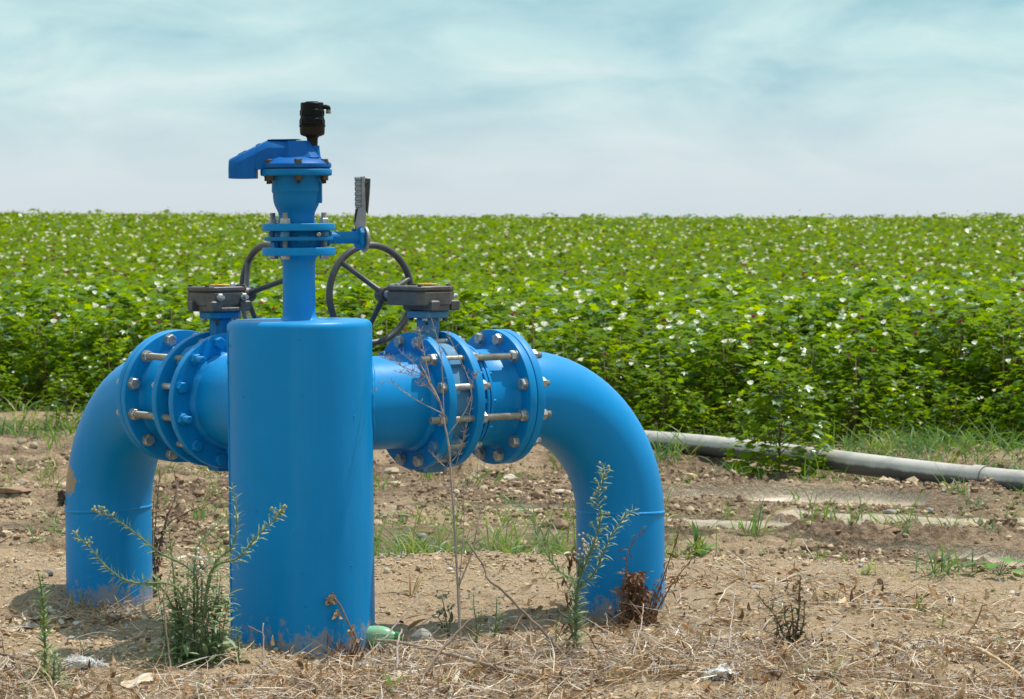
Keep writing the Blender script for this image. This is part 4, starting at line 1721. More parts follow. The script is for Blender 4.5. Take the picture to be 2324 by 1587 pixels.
# the rest of the crop: one mass reaching over the crest
PX, PY, PS = [], [], []
for x, y in cand[296:]:
    PX.append(x)
    PY.append(y)
for x0 in (-1, 1):                 # flanks outside the picture
    yy = 16.4
    while yy < 30:
        x = .171 * yy + .33
        while x < .30 * yy + 1.5:
            xx = x0 * (x + random.uniform(-.1, .1))
            y_ = yy + random.uniform(-.12, .12)
            if y_ > edge_y(xx):
                PX.append(xx)
                PY.append(y_)
            x += .42
        yy += .36
yy = 27
row = 0
while yy < 92:
    s_ = .42 + .0022 * (yy - 27)
    n_ = int(.30 * yy / s_) + 1
    for i in range(-n_, n_ + 1):
        PX.append((i + .5 * (row % 2)) * s_ + random.uniform(-.16, .16))
        PY.append(yy + random.uniform(-.16, .16))
    yy += s_ * .82
    row += 1
PX, PY = np.array(PX), np.array(PY)
PZ = hfun(PX, PY)
NP = len(PX)
parts_V, parts_F, parts_M = [], [], []
off = 0
for lo, hi, nl, ring, fac in ((0, 34, 105, ring_far, 1.0), (34, 52, 64, ring_far, 1.25), (52, 100, 42, ring_far2, 1.6)):
    sel = np.where((PY >= lo) & (PY < hi))[0]
    if not len(sel):
        continue
    n = len(sel)
    Hh = rng.uniform(.61, .70, n) * (1 + .16 * (rng.random(n) < .03))
    Rr = rng.uniform(.32, .39, n) * (1.0 if hi < 50 else 1.15)
    u = rng.random((n, nl))
    hg = .30 + .70 * u ** .55
    prof_ = np.sin(np.clip((hg - .2) / .8, 0, 1) * 2.5 + .45) ** .8
    a = rng.uniform(0, 6.283, (n, nl))
    rad = Rr[:, None] * prof_ * np.sqrt(rng.uniform(.1, 1, (n, nl)))
    C = np.stack([PX[sel][:, None] + rad * np.cos(a), PY[sel][:, None] + rad * np.sin(a), PZ[sel][:, None] + Hh[:, None] * hg], -1).reshape(-1, 3)
    m = len(C)
    V, F, idx = place_leaves(C, rng.uniform(.028, .054, m) * fac, a.ravel() + rng.normal(size=m) * .5, rng.uniform(-.55, .35, m), rng.normal(size=m) * .30, ring)
    parts_V.append(V)
    parts_F.append(F + off)
    parts_M.append(rng.choice(3, m, p=[.66, .25, .09])[idx])
    off += len(V)
    # blossoms: small cups
    nb = int(n * (.85 if hi < 50 else .6))
    kk = rng.integers(0, n, nb)
    bx = PX[sel][kk] + rng.normal(size=nb) * .16
    by = PY[sel][kk] + rng.normal(size=nb) * .16
    bz = PZ[sel][kk] + Hh[kk] * rng.uniform(.94, 1.10, nb)
    typ = rng.choice([3, 4, 5], nb, p=[.46, .34, .20])
    bs = np.where(typ == 3, .028, .023) * (1 + .15 * (hi > 40)) * rng.uniform(.8, 1.15, nb)
    cup = []
    for q in range(5):
        a0 = 2 * math.pi * q / 5
        cup.append((math.cos(a0) * .85, math.sin(a0) * .85, 1.0))
    v = np.array([(0, 0, 0)] + cup + [(0, 0, .45)])
    f = np.array([(0, 1 + q, 1 + (q + 1) % 5) for q in range(5)] + [(6, 1 + (q + 1) % 5, 1 + q) for q in range(5)])
    tx, ty = rng.normal(size=nb) * .4, rng.normal(size=nb) * .4 - .3
    VV = v[None] * bs[:, None, None]
    VV = VV + np.stack([VV[:, :, 2] * tx[:, None], VV[:, :, 2] * ty[:, None], 0 * VV[:, :, 2]], -1)
    VV = VV + np.stack([bx, by, bz], -1)[:, None]
    parts_V.append(VV.reshape(-1, 3))
    parts_F.append((f[None] + (np.arange(nb) * 7)[:, None, None]).reshape(-1, 3) + off)
    parts_M.append(np.repeat(typ, 10))
    off += nb * 7
me = np_mesh('cotton_crop', np.concatenate(parts_V), np.concatenate(parts_F), LEAFM + [FLW, FLP, BRACT], np.concatenate(parts_M), False)
o = link('cotton_crop', me)
tag(o, 'wide green cotton crop with white and pink blossoms reaching to the horizon', kind='stuff')
print('crop tris', len(me.polygons))
# ------------------------------------------------------------------ weeds, stones, sticks, cotton lint, bottle
def spline(pts, n=24):
    pts = [Vector(p) for p in pts]
    if len(pts) < 3:
        return [pts[0].lerp(pts[-1], i / n) for i in range(n + 1)]
    P = [pts[0] * 2 - pts[1]] + pts + [pts[-1] * 2 - pts[-2]]
    o = []
    m = len(pts) - 1
    for s_ in range(m):
        a, b_, c, d = P[s_:s_ + 4]
        k = max(2, round(n / m))
        for i in range(k):
            u = i / k
            o.append(.5 * ((2 * b_) + (c - a) * u + (2 * a - 5 * b_ + 4 * c - d) * u * u + (3 * b_ - a - 3 * c + d) * u ** 3))
    o.append(pts[-1])
    return o


def wp(pix, Y0, Y1=None, base=None, sink=True):
    """picture points -> world points between depths Y0 (first) and Y1 (last)"""
    Y1 = Y0 if Y1 is None else Y1
    o = []
    for i, (x, y) in enumerate(pix):
        u = i / max(1, len(pix) - 1)
        o.append(at(x, y, Y0 + (Y1 - Y0) * u))
    if sink:
        o[0].z = h1(o[0].x, o[0].y) - .01
    return o


def Yg(x, y):
    return gp(x, y).y


def blade(mb, c, d, up, L, W, bend=.5, mi=0, seg=4, curl=0.0):
    """lanceolate leaf from c along d, bending down by 'bend' and twisting by 'curl'"""
    d = d.normalized()
    sd = d.cross(up)
    if sd.length < .05:
        sd = d.cross(Vector((1, 0, 0)))
    sd.normalize()
    nrm = sd.cross(d).normalized()
    p = Vector(c)
    vs, fs = [], []
    for k in range(seg + 1):
        u = k / seg
        w_ = W * .5 * (math.sin(math.pi * min(1, u * .86 + .14)) ** .8 if u < 1 else .04)
        q = Matrix.Rotation(curl * u, 3, d)
        s2 = q @ sd
        vs += [p - s2 * w_, p + s2 * w_]
        d = (d - nrm * (bend / seg)).normalized()
        nrm = sd.cross(d).normalized()
        p = p + d * (L / seg)
    for k in range(seg):
        fs.append((2 * k, 2 * k + 1, 2 * k + 3, 2 * k + 2))
    mb.add(vs, fs, mi, True)


def leafy(mb, pts, step, L, W, ang=.75, bend=.6, u0=0.0, u1=1.0, mi=(0,), taper=.5, jit=.3, curl=.0):
    """leaves in a spiral along a path"""
    tot = 0
    nxt = 0
    lens = [(pts[i + 1] - pts[i]).length for i in range(len(pts) - 1)]
    total = sum(lens)
    az = random.uniform(0, 6.28)
    for i in range(len(pts) - 1):
        t_ = (pts[i + 1] - pts[i]).normalized()
        a = t_.cross(Vector((0, 1, .01))).normalized()
        b_ = t_.cross(a)
        while nxt <= tot + lens[i]:
            u = nxt / total
            if u0 <= u <= u1:
                p = pts[i] + t_ * (nxt - tot)
                az += 2.4
                out_ = a * math.cos(az) + b_ * math.sin(az)
                g_ = ang + random.uniform(-jit, jit)
                d = out_ * math.sin(g_) + t_ * math.cos(g_)
                k = (1 - taper * u) * random.uniform(.7, 1.15)
                blade(mb, p, d, t_, L * k, W * k, bend * random.uniform(.2, 1.6), random.choice(mi), 4, random.uniform(-curl, curl))
            nxt += step * random.uniform(.7, 1.3)
        tot += lens[i]


def bud(mb, c, r, mi=0, st=1.25):
    mb.lathe([(.0006, -r * st), (r * .8, -r * .5), (r, 0), (r * .75, r * .7), (.0006, r * st)], 7,
             Matrix.Translation(c) @ Matrix.Rotation(random.uniform(-.6, .6), 4, 'Y'), mi)


def buds(mb, pts, n, r, spread, mi=0, stem_mi=0, u0=.8):
    m = len(pts)
    for k in range(n):
        i = int((u0 + (1 - u0) * k / n) * (m - 1))
        p = pts[i]
        q = p + Vector((random.uniform(-1, 1), random.uniform(-.6, .6), random.uniform(-.1, 1.1))) * spread * (1 - .5 * k / n)
        mb.tube([p, q], [.0007, .0006], 3, stem_mi, cap=False)
        bud(mb, q, r * random.uniform(.8, 1.2), mi)


W_G = blade_mat('weed_leaf', (.22, .30, .14), (.33, .41, .22), .25, .6)
W_GD = blade_mat('weed_leaf_dark', (.13, .21, .075), (.21, .30, .12), .25, .55)
W_Y = blade_mat('weed_leaf_bright', (.17, .25, .06), (.25, .34, .09), .35, .5)
W_S = simple_mat('weed_stem', (.13, .17, .07), (.22, .25, .12), .7, 30, 0)
W_BUD = simple_mat('weed_bud', (.24, .29, .16), (.36, .40, .26), .8, 90, 0)
W_CR = simple_mat('seed_fluff', (.58, .52, .38), (.74, .69, .56), .95, 60, 0)
TWG = simple_mat('bleached_twig', (.27, .20, .16), (.44, .36, .30), .85, 50, .001)
TWD = simple_mat('brown_twig', (.16, .105, .075), (.27, .19, .14), .85, 50, .001)
BARK = simple_mat('branch_bark', (.24, .17, .12), (.42, .32, .24), .85, 60, .0015)
DEADL = blade_mat('dead_leaf_brown', (.12, .055, .026), (.24, .125, .06), .12, .75)
DEADT = blade_mat('dead_leaf_tan', (.34, .22, .12), (.48, .34, .20), .15, .75)
LINT = simple_mat('cotton_lint', (.72, .70, .67), (.86, .85, .83), .95, 120, .002)


def weed(name, loc, label, cat='weed', group=None):
    e = empty(name, loc)
    tag(e, label, cat, group)
    return e


def part(mb, name, mats, root_, sharp=None):
    """geometry was made in world space: store it relative to the thing's base"""
    off_ = Vector(root_.location)
    mb.v = [tuple(Vector(v) - off_) for v in mb.v]
    return mb.build(name, mats, root_, sharp=sharp)


# --- big flowering weed between the left leg and the cylinder
random.seed(21)
Yb = Yg(440, 1502)
e = weed('flowering_weed', gp(440, 1502), 'bushy grey-green weed with long arching budded branches in front of the left pipe leg')
sm_, lm, bm_ = MB(), MB(), MB()
arms = [
    ([(440, 1500), (425, 1400), (395, 1330), (300, 1322), (245, 1290), (205, 1245), (163, 1204)], -.05, 1.0),
    ([(440, 1500), (446, 1400), (440, 1302), (359, 1253), (305, 1209), (254, 1175), (208, 1160)], -.10, 1.0),
    ([(452, 1500), (462, 1400), (481, 1293), (542, 1266), (582, 1219), (624, 1178), (640, 1155)], -.14, 1.0),
    ([(452, 1500), (465, 1380), (488, 1280), (528, 1239), (537, 1168), (526, 1095)], .02, 1.0),
    ([(445, 1500), (440, 1350), (445, 1250), (467, 1219), (500, 1185), (521, 1165)], .12, .9),
    ([(430, 1500), (402, 1380), (393, 1293), (387, 1240), (383, 1195)], .06, .9),
    ([(420, 1500), (405, 1420), (375, 1345), (345, 1322), (322, 1312)], .0, .8),
]
for pix, dy, k in arms:
    w_ = wp(pix, Yb, Yb + dy)
    pts = spline(w_, 40)
    n = len(pts)
    sm_.tube(pts, [.0042 * (1 - .75 * i / n) * k for i in range(n)], 6)
    leafy(lm, pts, .0036, .046, .0066, .8, .5, .22, .98, (0, 0, 1), .45, .35, .6)
for (pix, dy, k) in arms[:3]:
    pts = spline(wp(pix, Yb, Yb + dy), 40)
    bm_ = MB()
    buds(bm_, pts, 16, .0034, .022, 0, 0, .86)
    part(bm_, 'bud_cluster', [W_BUD], e)
for i in range(14):                # dense leafy shoots at the base
    x0 = 440 + random.uniform(-58, 62)
    x1 = x0 + random.uniform(-34, 34)
    y1 = random.uniform(1275, 1400)
    yb = Yb + random.uniform(-.08, .10)
    pts = spline(wp([(x0, 1498), ((x0 + x1) / 2 + random.uniform(-6, 6), (1498 + y1) / 2), (x1, y1)], yb), 20)
    sm_.tube(pts, [.0020 * (1 - .6 * k / len(pts)) for k in range(len(pts))], 5)
    leafy(lm, pts, .0056, .070, .0150, 1.1, .7, .05, 1, (0, 1, 0), .35, .35, .5)
for i in range(26):
    a = random.uniform(0, 6.28)
    blade(lm, Vector((e.location.x + random.uniform(-.04, .04), Yb + random.uniform(-.05, .05), h1(e.location.x, Yb) + .01)), Vector((math.cos(a), math.sin(a), .35)), Vector((0, 0, 1)), random.uniform(.05, .08), .013, .9, 1, 5)
fl = MB()
st_pts = spline(wp([(440, 1500), (455, 1390), (458, 1330), (455, 1290)], Yb - .02), 16)
sm_.tube(st_pts, .002, 5)
for i in range(26):
    q = at(random.gauss(456, 13), random.gauss(1272, 19), Yb - .02 + random.uniform(-.02, .02))
    sm_.tube([st_pts[-2], q], [.0009, .0007], 3, cap=False)
    bud(fl, q, random.uniform(.0045, .0068), 0, .95)
part(sm_, 'stem', [W_S], e)
part(lm, 'foliage', [W_G, W_GD], e)
part(fl, 'seed_heads', [W_CR], e)


def horseweed(base_px, arms, label, seed, leafL=.034, leafW=.004, step=.0035, budn=0, mats=None, basal=8, dy=0, fluff=None, name='horseweed', cat='weed', stem_r=.0032, u0=.06, seedn=0):
    random.seed(seed)
    b0 = gp(*base_px)
    e = weed(name, b0, label, cat)
    s_, l_, b_ = MB(), MB(), MB()
    for pix in arms:
        pts = spline(wp(pix, b0.y, b0.y + dy), 36)
        n = len(pts)
        s_.tube(pts, [stem_r * (1 - .7 * i / n) for i in range(n)], 6)
        if leafL:
            leafy(l_, pts, step, leafL * 1.3, leafW * 1.55, .9, .6, u0, .98, (0, 0, 1), .4, .35, .5)
        if budn:
            buds(b_, pts, budn, .0036, .024, 0, 0, .80)
    for i in range(basal):
        a = random.uniform(0, 6.28)
        blade(l_, b0 + Vector((0, 0, .006)), Vector((math.cos(a), math.sin(a), .6)), Vector((0, 0, 1)), leafL * 1.7, leafW * 2.2, .8, 1, 5)
    m_ = mats or [W_G, W_GD]
    part(s_, 'stem', [W_S if not mats else m_[-1]], e)
    if l_.v:
        part(l_, 'foliage', m_[:2], e)
    if b_.v:
        part(b_, 'bud_cluster', [W_BUD], e)
    return e


horseweed((1306, 1497), [
    [(1306, 1497), (1306, 1413), (1309, 1335), (1327, 1285), (1352, 1221), (1363, 1171), (1356, 1125), (1370, 1085), (1368, 1052)],
    [(1306, 1497), (1308, 1400), (1313, 1335), (1345, 1306), (1366, 1264), (1388, 1214), (1413, 1178), (1445, 1153)]],
    'tall grey-green budded weed standing in front of the right pipe leg', 31, .036, .0042, .0026, 0, dy=-.05)
e = bpy.data.objects['horseweed']
random.seed(32)
b_ = MB()
buds(b_, spline(wp([(1352, 1221), (1363, 1171), (1356, 1125), (1370, 1085), (1368, 1050)], e.location.y - .03, e.location.y - .05, sink=False), 30), 30, .0042, .026, 0, 0, 0)
part(b_, 'bud_cluster', [W_BUD], e)
s_, l_ = MB(), MB()
pts = spline(wp([(1306, 1497), (1306, 1400), (1304, 1324), (1277, 1303), (1249, 1271), (1220, 1214), (1199, 1164), (1163, 1139), (1138, 1128)], e.location.y, e.location.y + .25), 44)
s_.tube(pts, [.003 * (1 - .7 * i / len(pts)) for i in range(len(pts))], 6)
leafy(l_, pts, .0034, .046, .0072, .7, .5, .3, 1, (0, 0, 1), .4, .35, .5)
part(s_, 'side_branch', [W_S], e)
part(l_, 'side_foliage', [W_G, W_GD], e)
f_, dl_ = MB(), MB()
for i in range(26):
    q = at(random.gauss(1325, 14), random.gauss(1240, 15), e.location.y + random.uniform(-.02, .03))
    f_.tube([at(1312, 1310, e.location.y), q], [.0009, .0006], 3, 0, cap=False)
    bud(f_, q, random.uniform(.0032, .005), 1, 1)
part(f_, 'seed_heads', [W_S, simple_mat('pale_seed', (.45, .36, .28), (.62, .52, .44), .9, 50, 0)], e)
for i in range(34):
    q = at(random.gauss(1298, 9), random.uniform(1240, 1480), e.location.y + .03)
    blade(dl_, q, Vector((random.uniform(-1, 1), random.uniform(-1, 1), -1)), Vector((0, 1, 0)), random.uniform(.025, .06), .008, random.uniform(-1.5, 2), 0, 5, random.uniform(-3, 3))
part(dl_, 'dead_leaves', [DEADL], e)

horseweed((105, 1560), [[(105, 1560), (103, 1500), (101, 1439), (95, 1347), (86, 1298)]],
          'slender yellow-green weed with a pointed tip standing at the left edge of the foreground', 41, .040, .0062, .0024, 0, [W_Y, W_G, W_Y], 9, stem_r=.0040)
horseweed((121, 1575), [[(121, 1575), (122, 1520), (125, 1473)], [(130, 1578), (134, 1530), (129, 1492)]],
          'short grey-green weed shoot tight against the slender yellow-green weed', 42, .040, .0056, .0030, 0, None, 8)
horseweed((541, 1503), [[(541, 1503), (541, 1460), (538, 1425)]],
          'small upright green weed at the left foot of the blue cylinder', 43, .026, .0036, .0026, 0, None, 8)
horseweed((455, 1586), [[(455, 1590), (456, 1560), (456, 1540)]], 'stubby dark green shoot in the straw at the bottom edge left of the cylinder', 44, .022, .0034, .0022, 0, [W_GD, W_GD, W_GD], 4)
horseweed((57, 1592), [[(57, 1592), (58, 1570), (60, 1556)]], 'tuft of dark narrow leaves in the bottom left corner', 45, .028, .0034, .0022, 0, [W_GD, W_GD, W_GD], 4)
horseweed((1078, 1460), [[(1078, 1460), (1082, 1425), (1076, 1380), (1075, 1345)], [(1078, 1460), (1090, 1420), (1100, 1395)]],
          'thin green weed with cream puffs just right of the bare twig', 46, .020, .0024, .0040, 4, None, 5)
horseweed((1125, 1455), [[(1118, 1455), (1125, 1420), (1127, 1375), (1128, 1350)], [(1118, 1455), (1136, 1400), (1148, 1390)]],
          'feathery green weed with a white puff under the leaning brown stick', 47, .024, .0026, .0034, 0, None, 5)
horseweed((1018, 1440), [[(1018, 1440), (1010, 1390), (1002, 1350)], [(1018, 1440), (1000, 1410), (993, 1400)], [(1018, 1440), (1022, 1400), (1016, 1385)]],
          'sparse weed with small green bracts left of the bare twig', 48, .012, .0022, .0065, 8, None, 4)
horseweed((1263, 1470), [[(1263, 1470), (1262, 1430), (1264, 1408)]], 'small dark shoot just left of the tall budded weed', 49, .018, .0032, .0028, 0, [W_GD, W_GD, W_GD], 5)
for px in ((975, 1372, 4), (1075, 1342, 5)):
    pass

# cream puffs of the two weeds
for nm, lst in (('horseweed.006', [(1076, 1340), (1068, 1384), (1102, 1382), (1062, 1360)]), ('horseweed.007', [(1130, 1318), (1140, 1358), (1122, 1338)])):
    o_ = bpy.data.objects.get(nm)
    if o_:
        for (x, y) in lst:
            f_ = MB()
            c = at(x, y, o_.location.y)
            for k in range(22):
                d = Vector((random.gauss(0, 1), random.gauss(0, 1), abs(random.gauss(0, 1)))).normalized() * random.uniform(.006, .011)
                f_.tube([c, c + d], [.0009, .0012], 3, 0, cap=False)
            part(f_, 'puff', [W_CR], o_)

# dark little bush on the right
random.seed(51)
b0 = gp(1798, 1482)
e = weed('dark_weed', b0, 'small dark half-dead weed with upright stems alone on the soil at the right', 'weed')
s_, l_ = MB(), MB()
for pix in ([(1798, 1482), (1812, 1400), (1815, 1340), (1817, 1300)], [(1798, 1482), (1790, 1430), (1780, 1400), (1784, 1372)], [(1798, 1482), (1760, 1400), (1735, 1370), (1720, 1350)],
            [(1798, 1482), (1800, 1420), (1796, 1376)], [(1798, 1482), (1822, 1420), (1826, 1362)], [(1798, 1482), (1770, 1445), (1762, 1412)]):
    pts = spline(wp(pix, b0.y), 22)
    s_.tube(pts, [.0034 * (1 - .6 * i / len(pts)) for i in range(len(pts))], 6)
    leafy(l_, pts, .0040, .042, .0100, .9, 1.0, .06, 1, (0, 1, 0), .3, .4, .8)
for i in range(60):
    a = random.uniform(0, 6.28)
    blade(l_, b0 + Vector((random.gauss(0, .035), random.gauss(0, .03), random.uniform(.0, .03))), Vector((math.cos(a), math.sin(a), random.uniform(.1, 1.4))), Vector((0, 0, 1)), random.uniform(.02, .05), .005, random.uniform(-1, 3), 1, 5, 2)
part(s_, 'stem', [simple_mat('dark_stem', (.15, .115, .07), (.25, .19, .12), .8, 40, 0)], e)
part(l_, 'foliage', [blade_mat('withering_leaf', (.13, .135, .055), (.21, .20, .09), .2, .6), DEADL], e)

# dead leaning leaf clump at the right leg
random.seed(52)
b0 = gp(1438, 1425)
e = weed('dead_weed', b0, 'dark brown shrivelled weed clump with dead stalks at the foot of the right leg', 'dead weed')
s_, l_ = MB(), MB()
stalks = [[(1425, 1425), (1413, 1356), (1420, 1299), (1427, 1249), (1466, 1194)], [(1470, 1420), (1491, 1356), (1512, 1292), (1537, 1221), (1545, 1178)], [(1480, 1420), (1500, 1370), (1530, 1320), (1575, 1262)],
          [(1445, 1425), (1440, 1360), (1452, 1295)], [(1430, 1425), (1425, 1370), (1418, 1340)], [(1465, 1425), (1480, 1360), (1500, 1310)]]
for pix in stalks:
    pts = spline(wp(pix, b0.y, b0.y - .06), 26)
    s_.tube(pts, [.0028 * (1 - .6 * i / len(pts)) for i in range(len(pts))], 5)
    leafy(l_, pts, .010, .045, .006, 1.6, 2.4, .15, 1, (0,), .3, .6, 3.5)
for i in range(330):
    x, y = random.gauss(1442, 22), random.uniform(1300, 1428)
    k = 1 - .55 * max(0, (1400 - y) / 100)
    q = at(1445 + (x - 1442) * k, y, b0.y + random.uniform(-.05, .05))
    blade(l_, q, Vector((random.uniform(-.7, .7), random.uniform(-.7, .7), random.uniform(-1.2, .3))), Vector((0, 1, .1)), random.uniform(.025, .06), random.uniform(.006, .012), random.uniform(-2.2, 2.2), 0, 6, random.uniform(-3, 3))
part(s_, 'stem', [TWD], e)
part(l_, 'foliage', [DEADL], e)

# dead weed behind the left leg
random.seed(53)
b0 = gp(342, 1352)
e = weed('dead_weed', b0, 'tall rusty brown dead weed rising beside the left pipe leg', 'dead weed')
s_, l_ = MB(), MB()
for pix in ([(342, 1352), (345, 1287), (352, 1202), (359, 1117), (364, 1052)], [(345, 1352), (350, 1280), (346, 1200), (350, 1120)], [(345, 1350), (370, 1210), (420, 1165), (470, 1145), (510, 1122)],
            [(350, 1350), (372, 1200), (400, 1120), (395, 1065)], [(350, 1350), (380, 1180), (440, 1190), (508, 1238)]):
    pts = spline(wp(pix, b0.y, b0.y + .12), 30)
    s_.tube(pts, [.0030 * (1 - .6 * i / len(pts)) for i in range(len(pts))], 5)
    leafy(l_, pts, .012, .030, .008, 1.5, 2.2, .1, 1, (0, 0, 1), .2, .6, 3.0)
for i in range(80):
    q = at(random.gauss(348, 14), random.uniform(1230, 1365), b0.y + random.uniform(-.04, .04))
    blade(l_, q, Vector((random.uniform(-1, 1), random.uniform(-1, 1), random.uniform(-1, .4))), Vector((0, 1, .1)), random.uniform(.02, .045), .008, random.uniform(-2, 2), random.choice((0, 0, 1)), 5, random.uniform(-3, 3))
part(s_, 'stem', [TWD], e)
part(l_, 'foliage', [DEADL, DEADT], e)

# bleached bare weed in front of the right branch
random.seed(54)
Z4 = lambda x, y: (822.7 + x / 2.797, 567.4 + y / 2.797)
b0 = gp(1045, 1478)
e = weed('bare_twig', b0, 'tall bleached leafless weed forking in front of the right blue pipe branch', 'dead weed')
s_ = MB()
trunk = [(1045, 1478), (1042, 1380), (1037, 1300), (1033, 1230), (1027, 1150), (1023, 1079), (1019, 1014), (1008, 961), (998, 911), (976, 871), (951, 825), Z4(400, 800), Z4(370, 790)]
twigs = [
    (trunk, .0042), ([(1045, 1478), (1044, 1380), (1042, 1328), (1048, 1270), (1052, 1174), (1051, 1090)], .0022), ([(1042, 1328), (1068, 1258), (1080, 1206), (1092, 1155)], .0026),
    ([Z4(500, 980), Z4(430, 850), Z4(390, 800), Z4(230, 730), Z4(100, 668)], .0018), ([Z4(515, 1060), Z4(512, 880), Z4(505, 700), Z4(480, 600), Z4(440, 435)], .0019),
    ([Z4(430, 850), Z4(375, 560), Z4(365, 505)], .0014), ([Z4(400, 810), Z4(400, 680), Z4(345, 600)], .0013), ([Z4(550, 1170), Z4(640, 1040), Z4(688, 930), Z4(685, 860), Z4(650, 760), Z4(580, 620), Z4(540, 530)], .0018),
    ([Z4(516, 1045), Z4(360, 965), Z4(260, 900), Z4(155, 830), Z4(75, 905)], .0016), ([Z4(565, 1345), Z4(610, 1280), Z4(650, 1190)], .0014), ([Z4(545, 1395), Z4(490, 1350), Z4(445, 1300)], .0013),
    ([Z4(686, 880), Z4(705, 820), Z4(725, 790)], .0010), ([Z4(460, 920), Z4(380, 840), Z4(290, 790), Z4(215, 775)], .0013), ([Z4(390, 800), Z4(330, 720), Z4(240, 650)], .0011),
    ([Z4(370, 800), Z4(300, 780), Z4(200, 700), Z4(140, 690)], .0011), ([Z4(505, 990), Z4(420, 880), Z4(350, 860)], .0010), ([Z4(685, 870), Z4(690, 960), Z4(660, 1130), Z4(620, 1280), Z4(585, 1400)], .0014),
    ([(1024, 1040), (1008, 1075), (1012, 1105), (1022, 1120)], .0009), ([(1052, 1130), (1075, 1085), (1098, 1062)], .0010), ([(1037, 1300), (1010, 1270), (968, 1222)], .0009)]
for pix, r in twigs:
    pix = [(x + random.uniform(-1.5, 1.5), y) for x, y in pix]
    w_ = wp(pix, b0.y, b0.y + .02, sink=(pix[0][1] > 1470))
    pts = spline(w_, 26)
    n = len(pts)
    s_.tube(pts, [r * (1 - .62 * i / n) for i in range(n)], 5)
    for k in range(int(n * .9)):       # tiny side spurs
        p_ = random.choice(pts[n // 4:])
        d = Vector((random.uniform(-1, 1), random.uniform(-.6, .6), random.uniform(.1, 1.2))).normalized() * random.uniform(.006, .020)
        if r < .004:
            s_.tube([p_, p_ + d * .6, p_ + d + Vector((random.uniform(-.003, .003), 0, .002))], [.0008, .0006, .0005], 3, cap=False)
part(s_, 'stem', [TWG], e)

# curled brown stalk in front of the cylinder
random.seed(55)
b0 = gp(811, 1497)
e = weed('withered_stalk', b0, 'withered brown stalk with a drooping curled head in front of the blue cylinder foot', 'dead weed')
s_, l_ = MB(), MB()
pts = spline(wp([(811, 1497), (811, 1470), (805, 1440), (792, 1418), (773, 1376), (757, 1357)], b0.y - .01), 24)
s_.tube(pts, [.0028] * len(pts), 6)
for (x, y), n in (((752, 1362), 22), ((763, 1395), 9), ((800, 1435), 10), ((812, 1448), 8)):
    for i in range(n):
        q = at(x + random.gauss(0, 4.5), y + random.gauss(0, 6), b0.y - .01 + random.uniform(-.012, .012))
        blade(l_, q, Vector((random.uniform(-1, 1), random.uniform(-1, 1), random.uniform(-1.3, .2))), Vector((0, 1, .1)), random.uniform(.010, .024), .011, random.uniform(-2.5, 2.5), 0, 5, random.uniform(-3, 3))
for i in range(46):
    x0 = random.gauss(790, 26)
    q = at(x0, random.uniform(1480, 1500), b0.y + random.uniform(-.02, .02))
    blade(l_, q, Vector((random.uniform(-.6, .6), random.uniform(-.4, .4), 1)), Vector((0, 1, 0)), random.uniform(.04, .075), .0035, random.uniform(-4.5, 4.5), 1, 8, 1)
part(s_, 'stem', [TWD], e)
part(l_, 'curled_leaves', [DEADT, DEADL], e)


def stick(pix, Y0, Y1, r, label, m=TWD, seed=0, lumps_=True, name='fallen_branch', cat='stick', twig=0, ground=False):
    random.seed(seed)
    w_ = wp(pix, Y0, Y1, sink=False)
    pts = spline(w_, 34)
    n = len(pts)
    pts = [p + Vector((random.gauss(0, .0009), random.gauss(0, .0009), random.gauss(0, .0009))) for p in pts]
    mb = MB()
    mb.tube(pts, [r * (1 - .45 * i / n) * (1 + random.uniform(-.08, .16)) for i in range(n)], 8)
    for k in range(twig):
        p_ = random.choice(pts[3:-3])
        d = Vector((random.uniform(-1, 1), random.uniform(-1, 1), random.uniform(0, 1))).normalized() * random.uniform(.02, .06)
        mb.tube([p_, p_ + d * .5, p_ + d], [r * .4, r * .3, r * .2], 4)
    o = mb.build(name, [m], None, sharp=None)
    c = Vector(o.data.vertices[0].co)
    tag(o, label, cat)
    return o


stick([(1356, 1590), (1334, 1570), (1277, 1552), (1188, 1531), (1113, 1511), (1048, 1492), (984, 1476), (920, 1460), (851, 1452)], 7.42, 7.85, .0068, 'long brown fallen branch slanting across the straw right of the cylinder', BARK, 1, twig=5)
stick([(1317, 1524), (1284, 1492), (1242, 1442), (1188, 1388), (1145, 1344), (1109, 1315), (1097, 1283), (1060, 1232)], 7.85, 8.1, .0046, 'thin dark brown stick leaning up to the left beside the tall budded weed', TWD, 2, twig=3)
stick([(949, 1556), (984, 1498), (1016, 1460), (1074, 1399)], 7.55, 7.75, .0048, 'dark stick crossing over the long fallen branch', TWD, 3)
stick([(906, 1588), (902, 1530), (902, 1466), (912, 1428)], 7.5, 7.75, .0040, 'pale peeled stick standing nearly upright in front of the green bottle', TWG, 4, twig=2)
stick([(820, 1500), (880, 1440), (952, 1351), (968, 1330)], 7.95, 8.3, .0026, 'very thin tan stem rising from the cylinder foot over the green bottle', TWG, 5)
stick([(520, 1580), (552, 1545), (600, 1510), (655, 1478)], 7.5, 7.75, .0028, 'thin grey twig lying in front of the left half of the cylinder', TWG, 6, twig=2)
stick([(585, 1590), (597, 1540), (597, 1495), (598, 1415)], 7.6, 7.75, .0026, 'upright dry twig with wispy tips in front of the blue cylinder', TWG, 7, twig=9)
stick([(345, 1620), (380, 1545), (385, 1500), (372, 1370), (388, 1295)], 7.6, 7.85, .0034, 'reddish brown bent stalk in front of the bushy weed', TWD, 8)
stick([(1406, 1590), (1420, 1540), (1441, 1470), (1455, 1420), (1460, 1372)], 7.5, 8.3, .0028, 'thin pale vertical twig on the straw below the right leg', TWG, 9, twig=5)
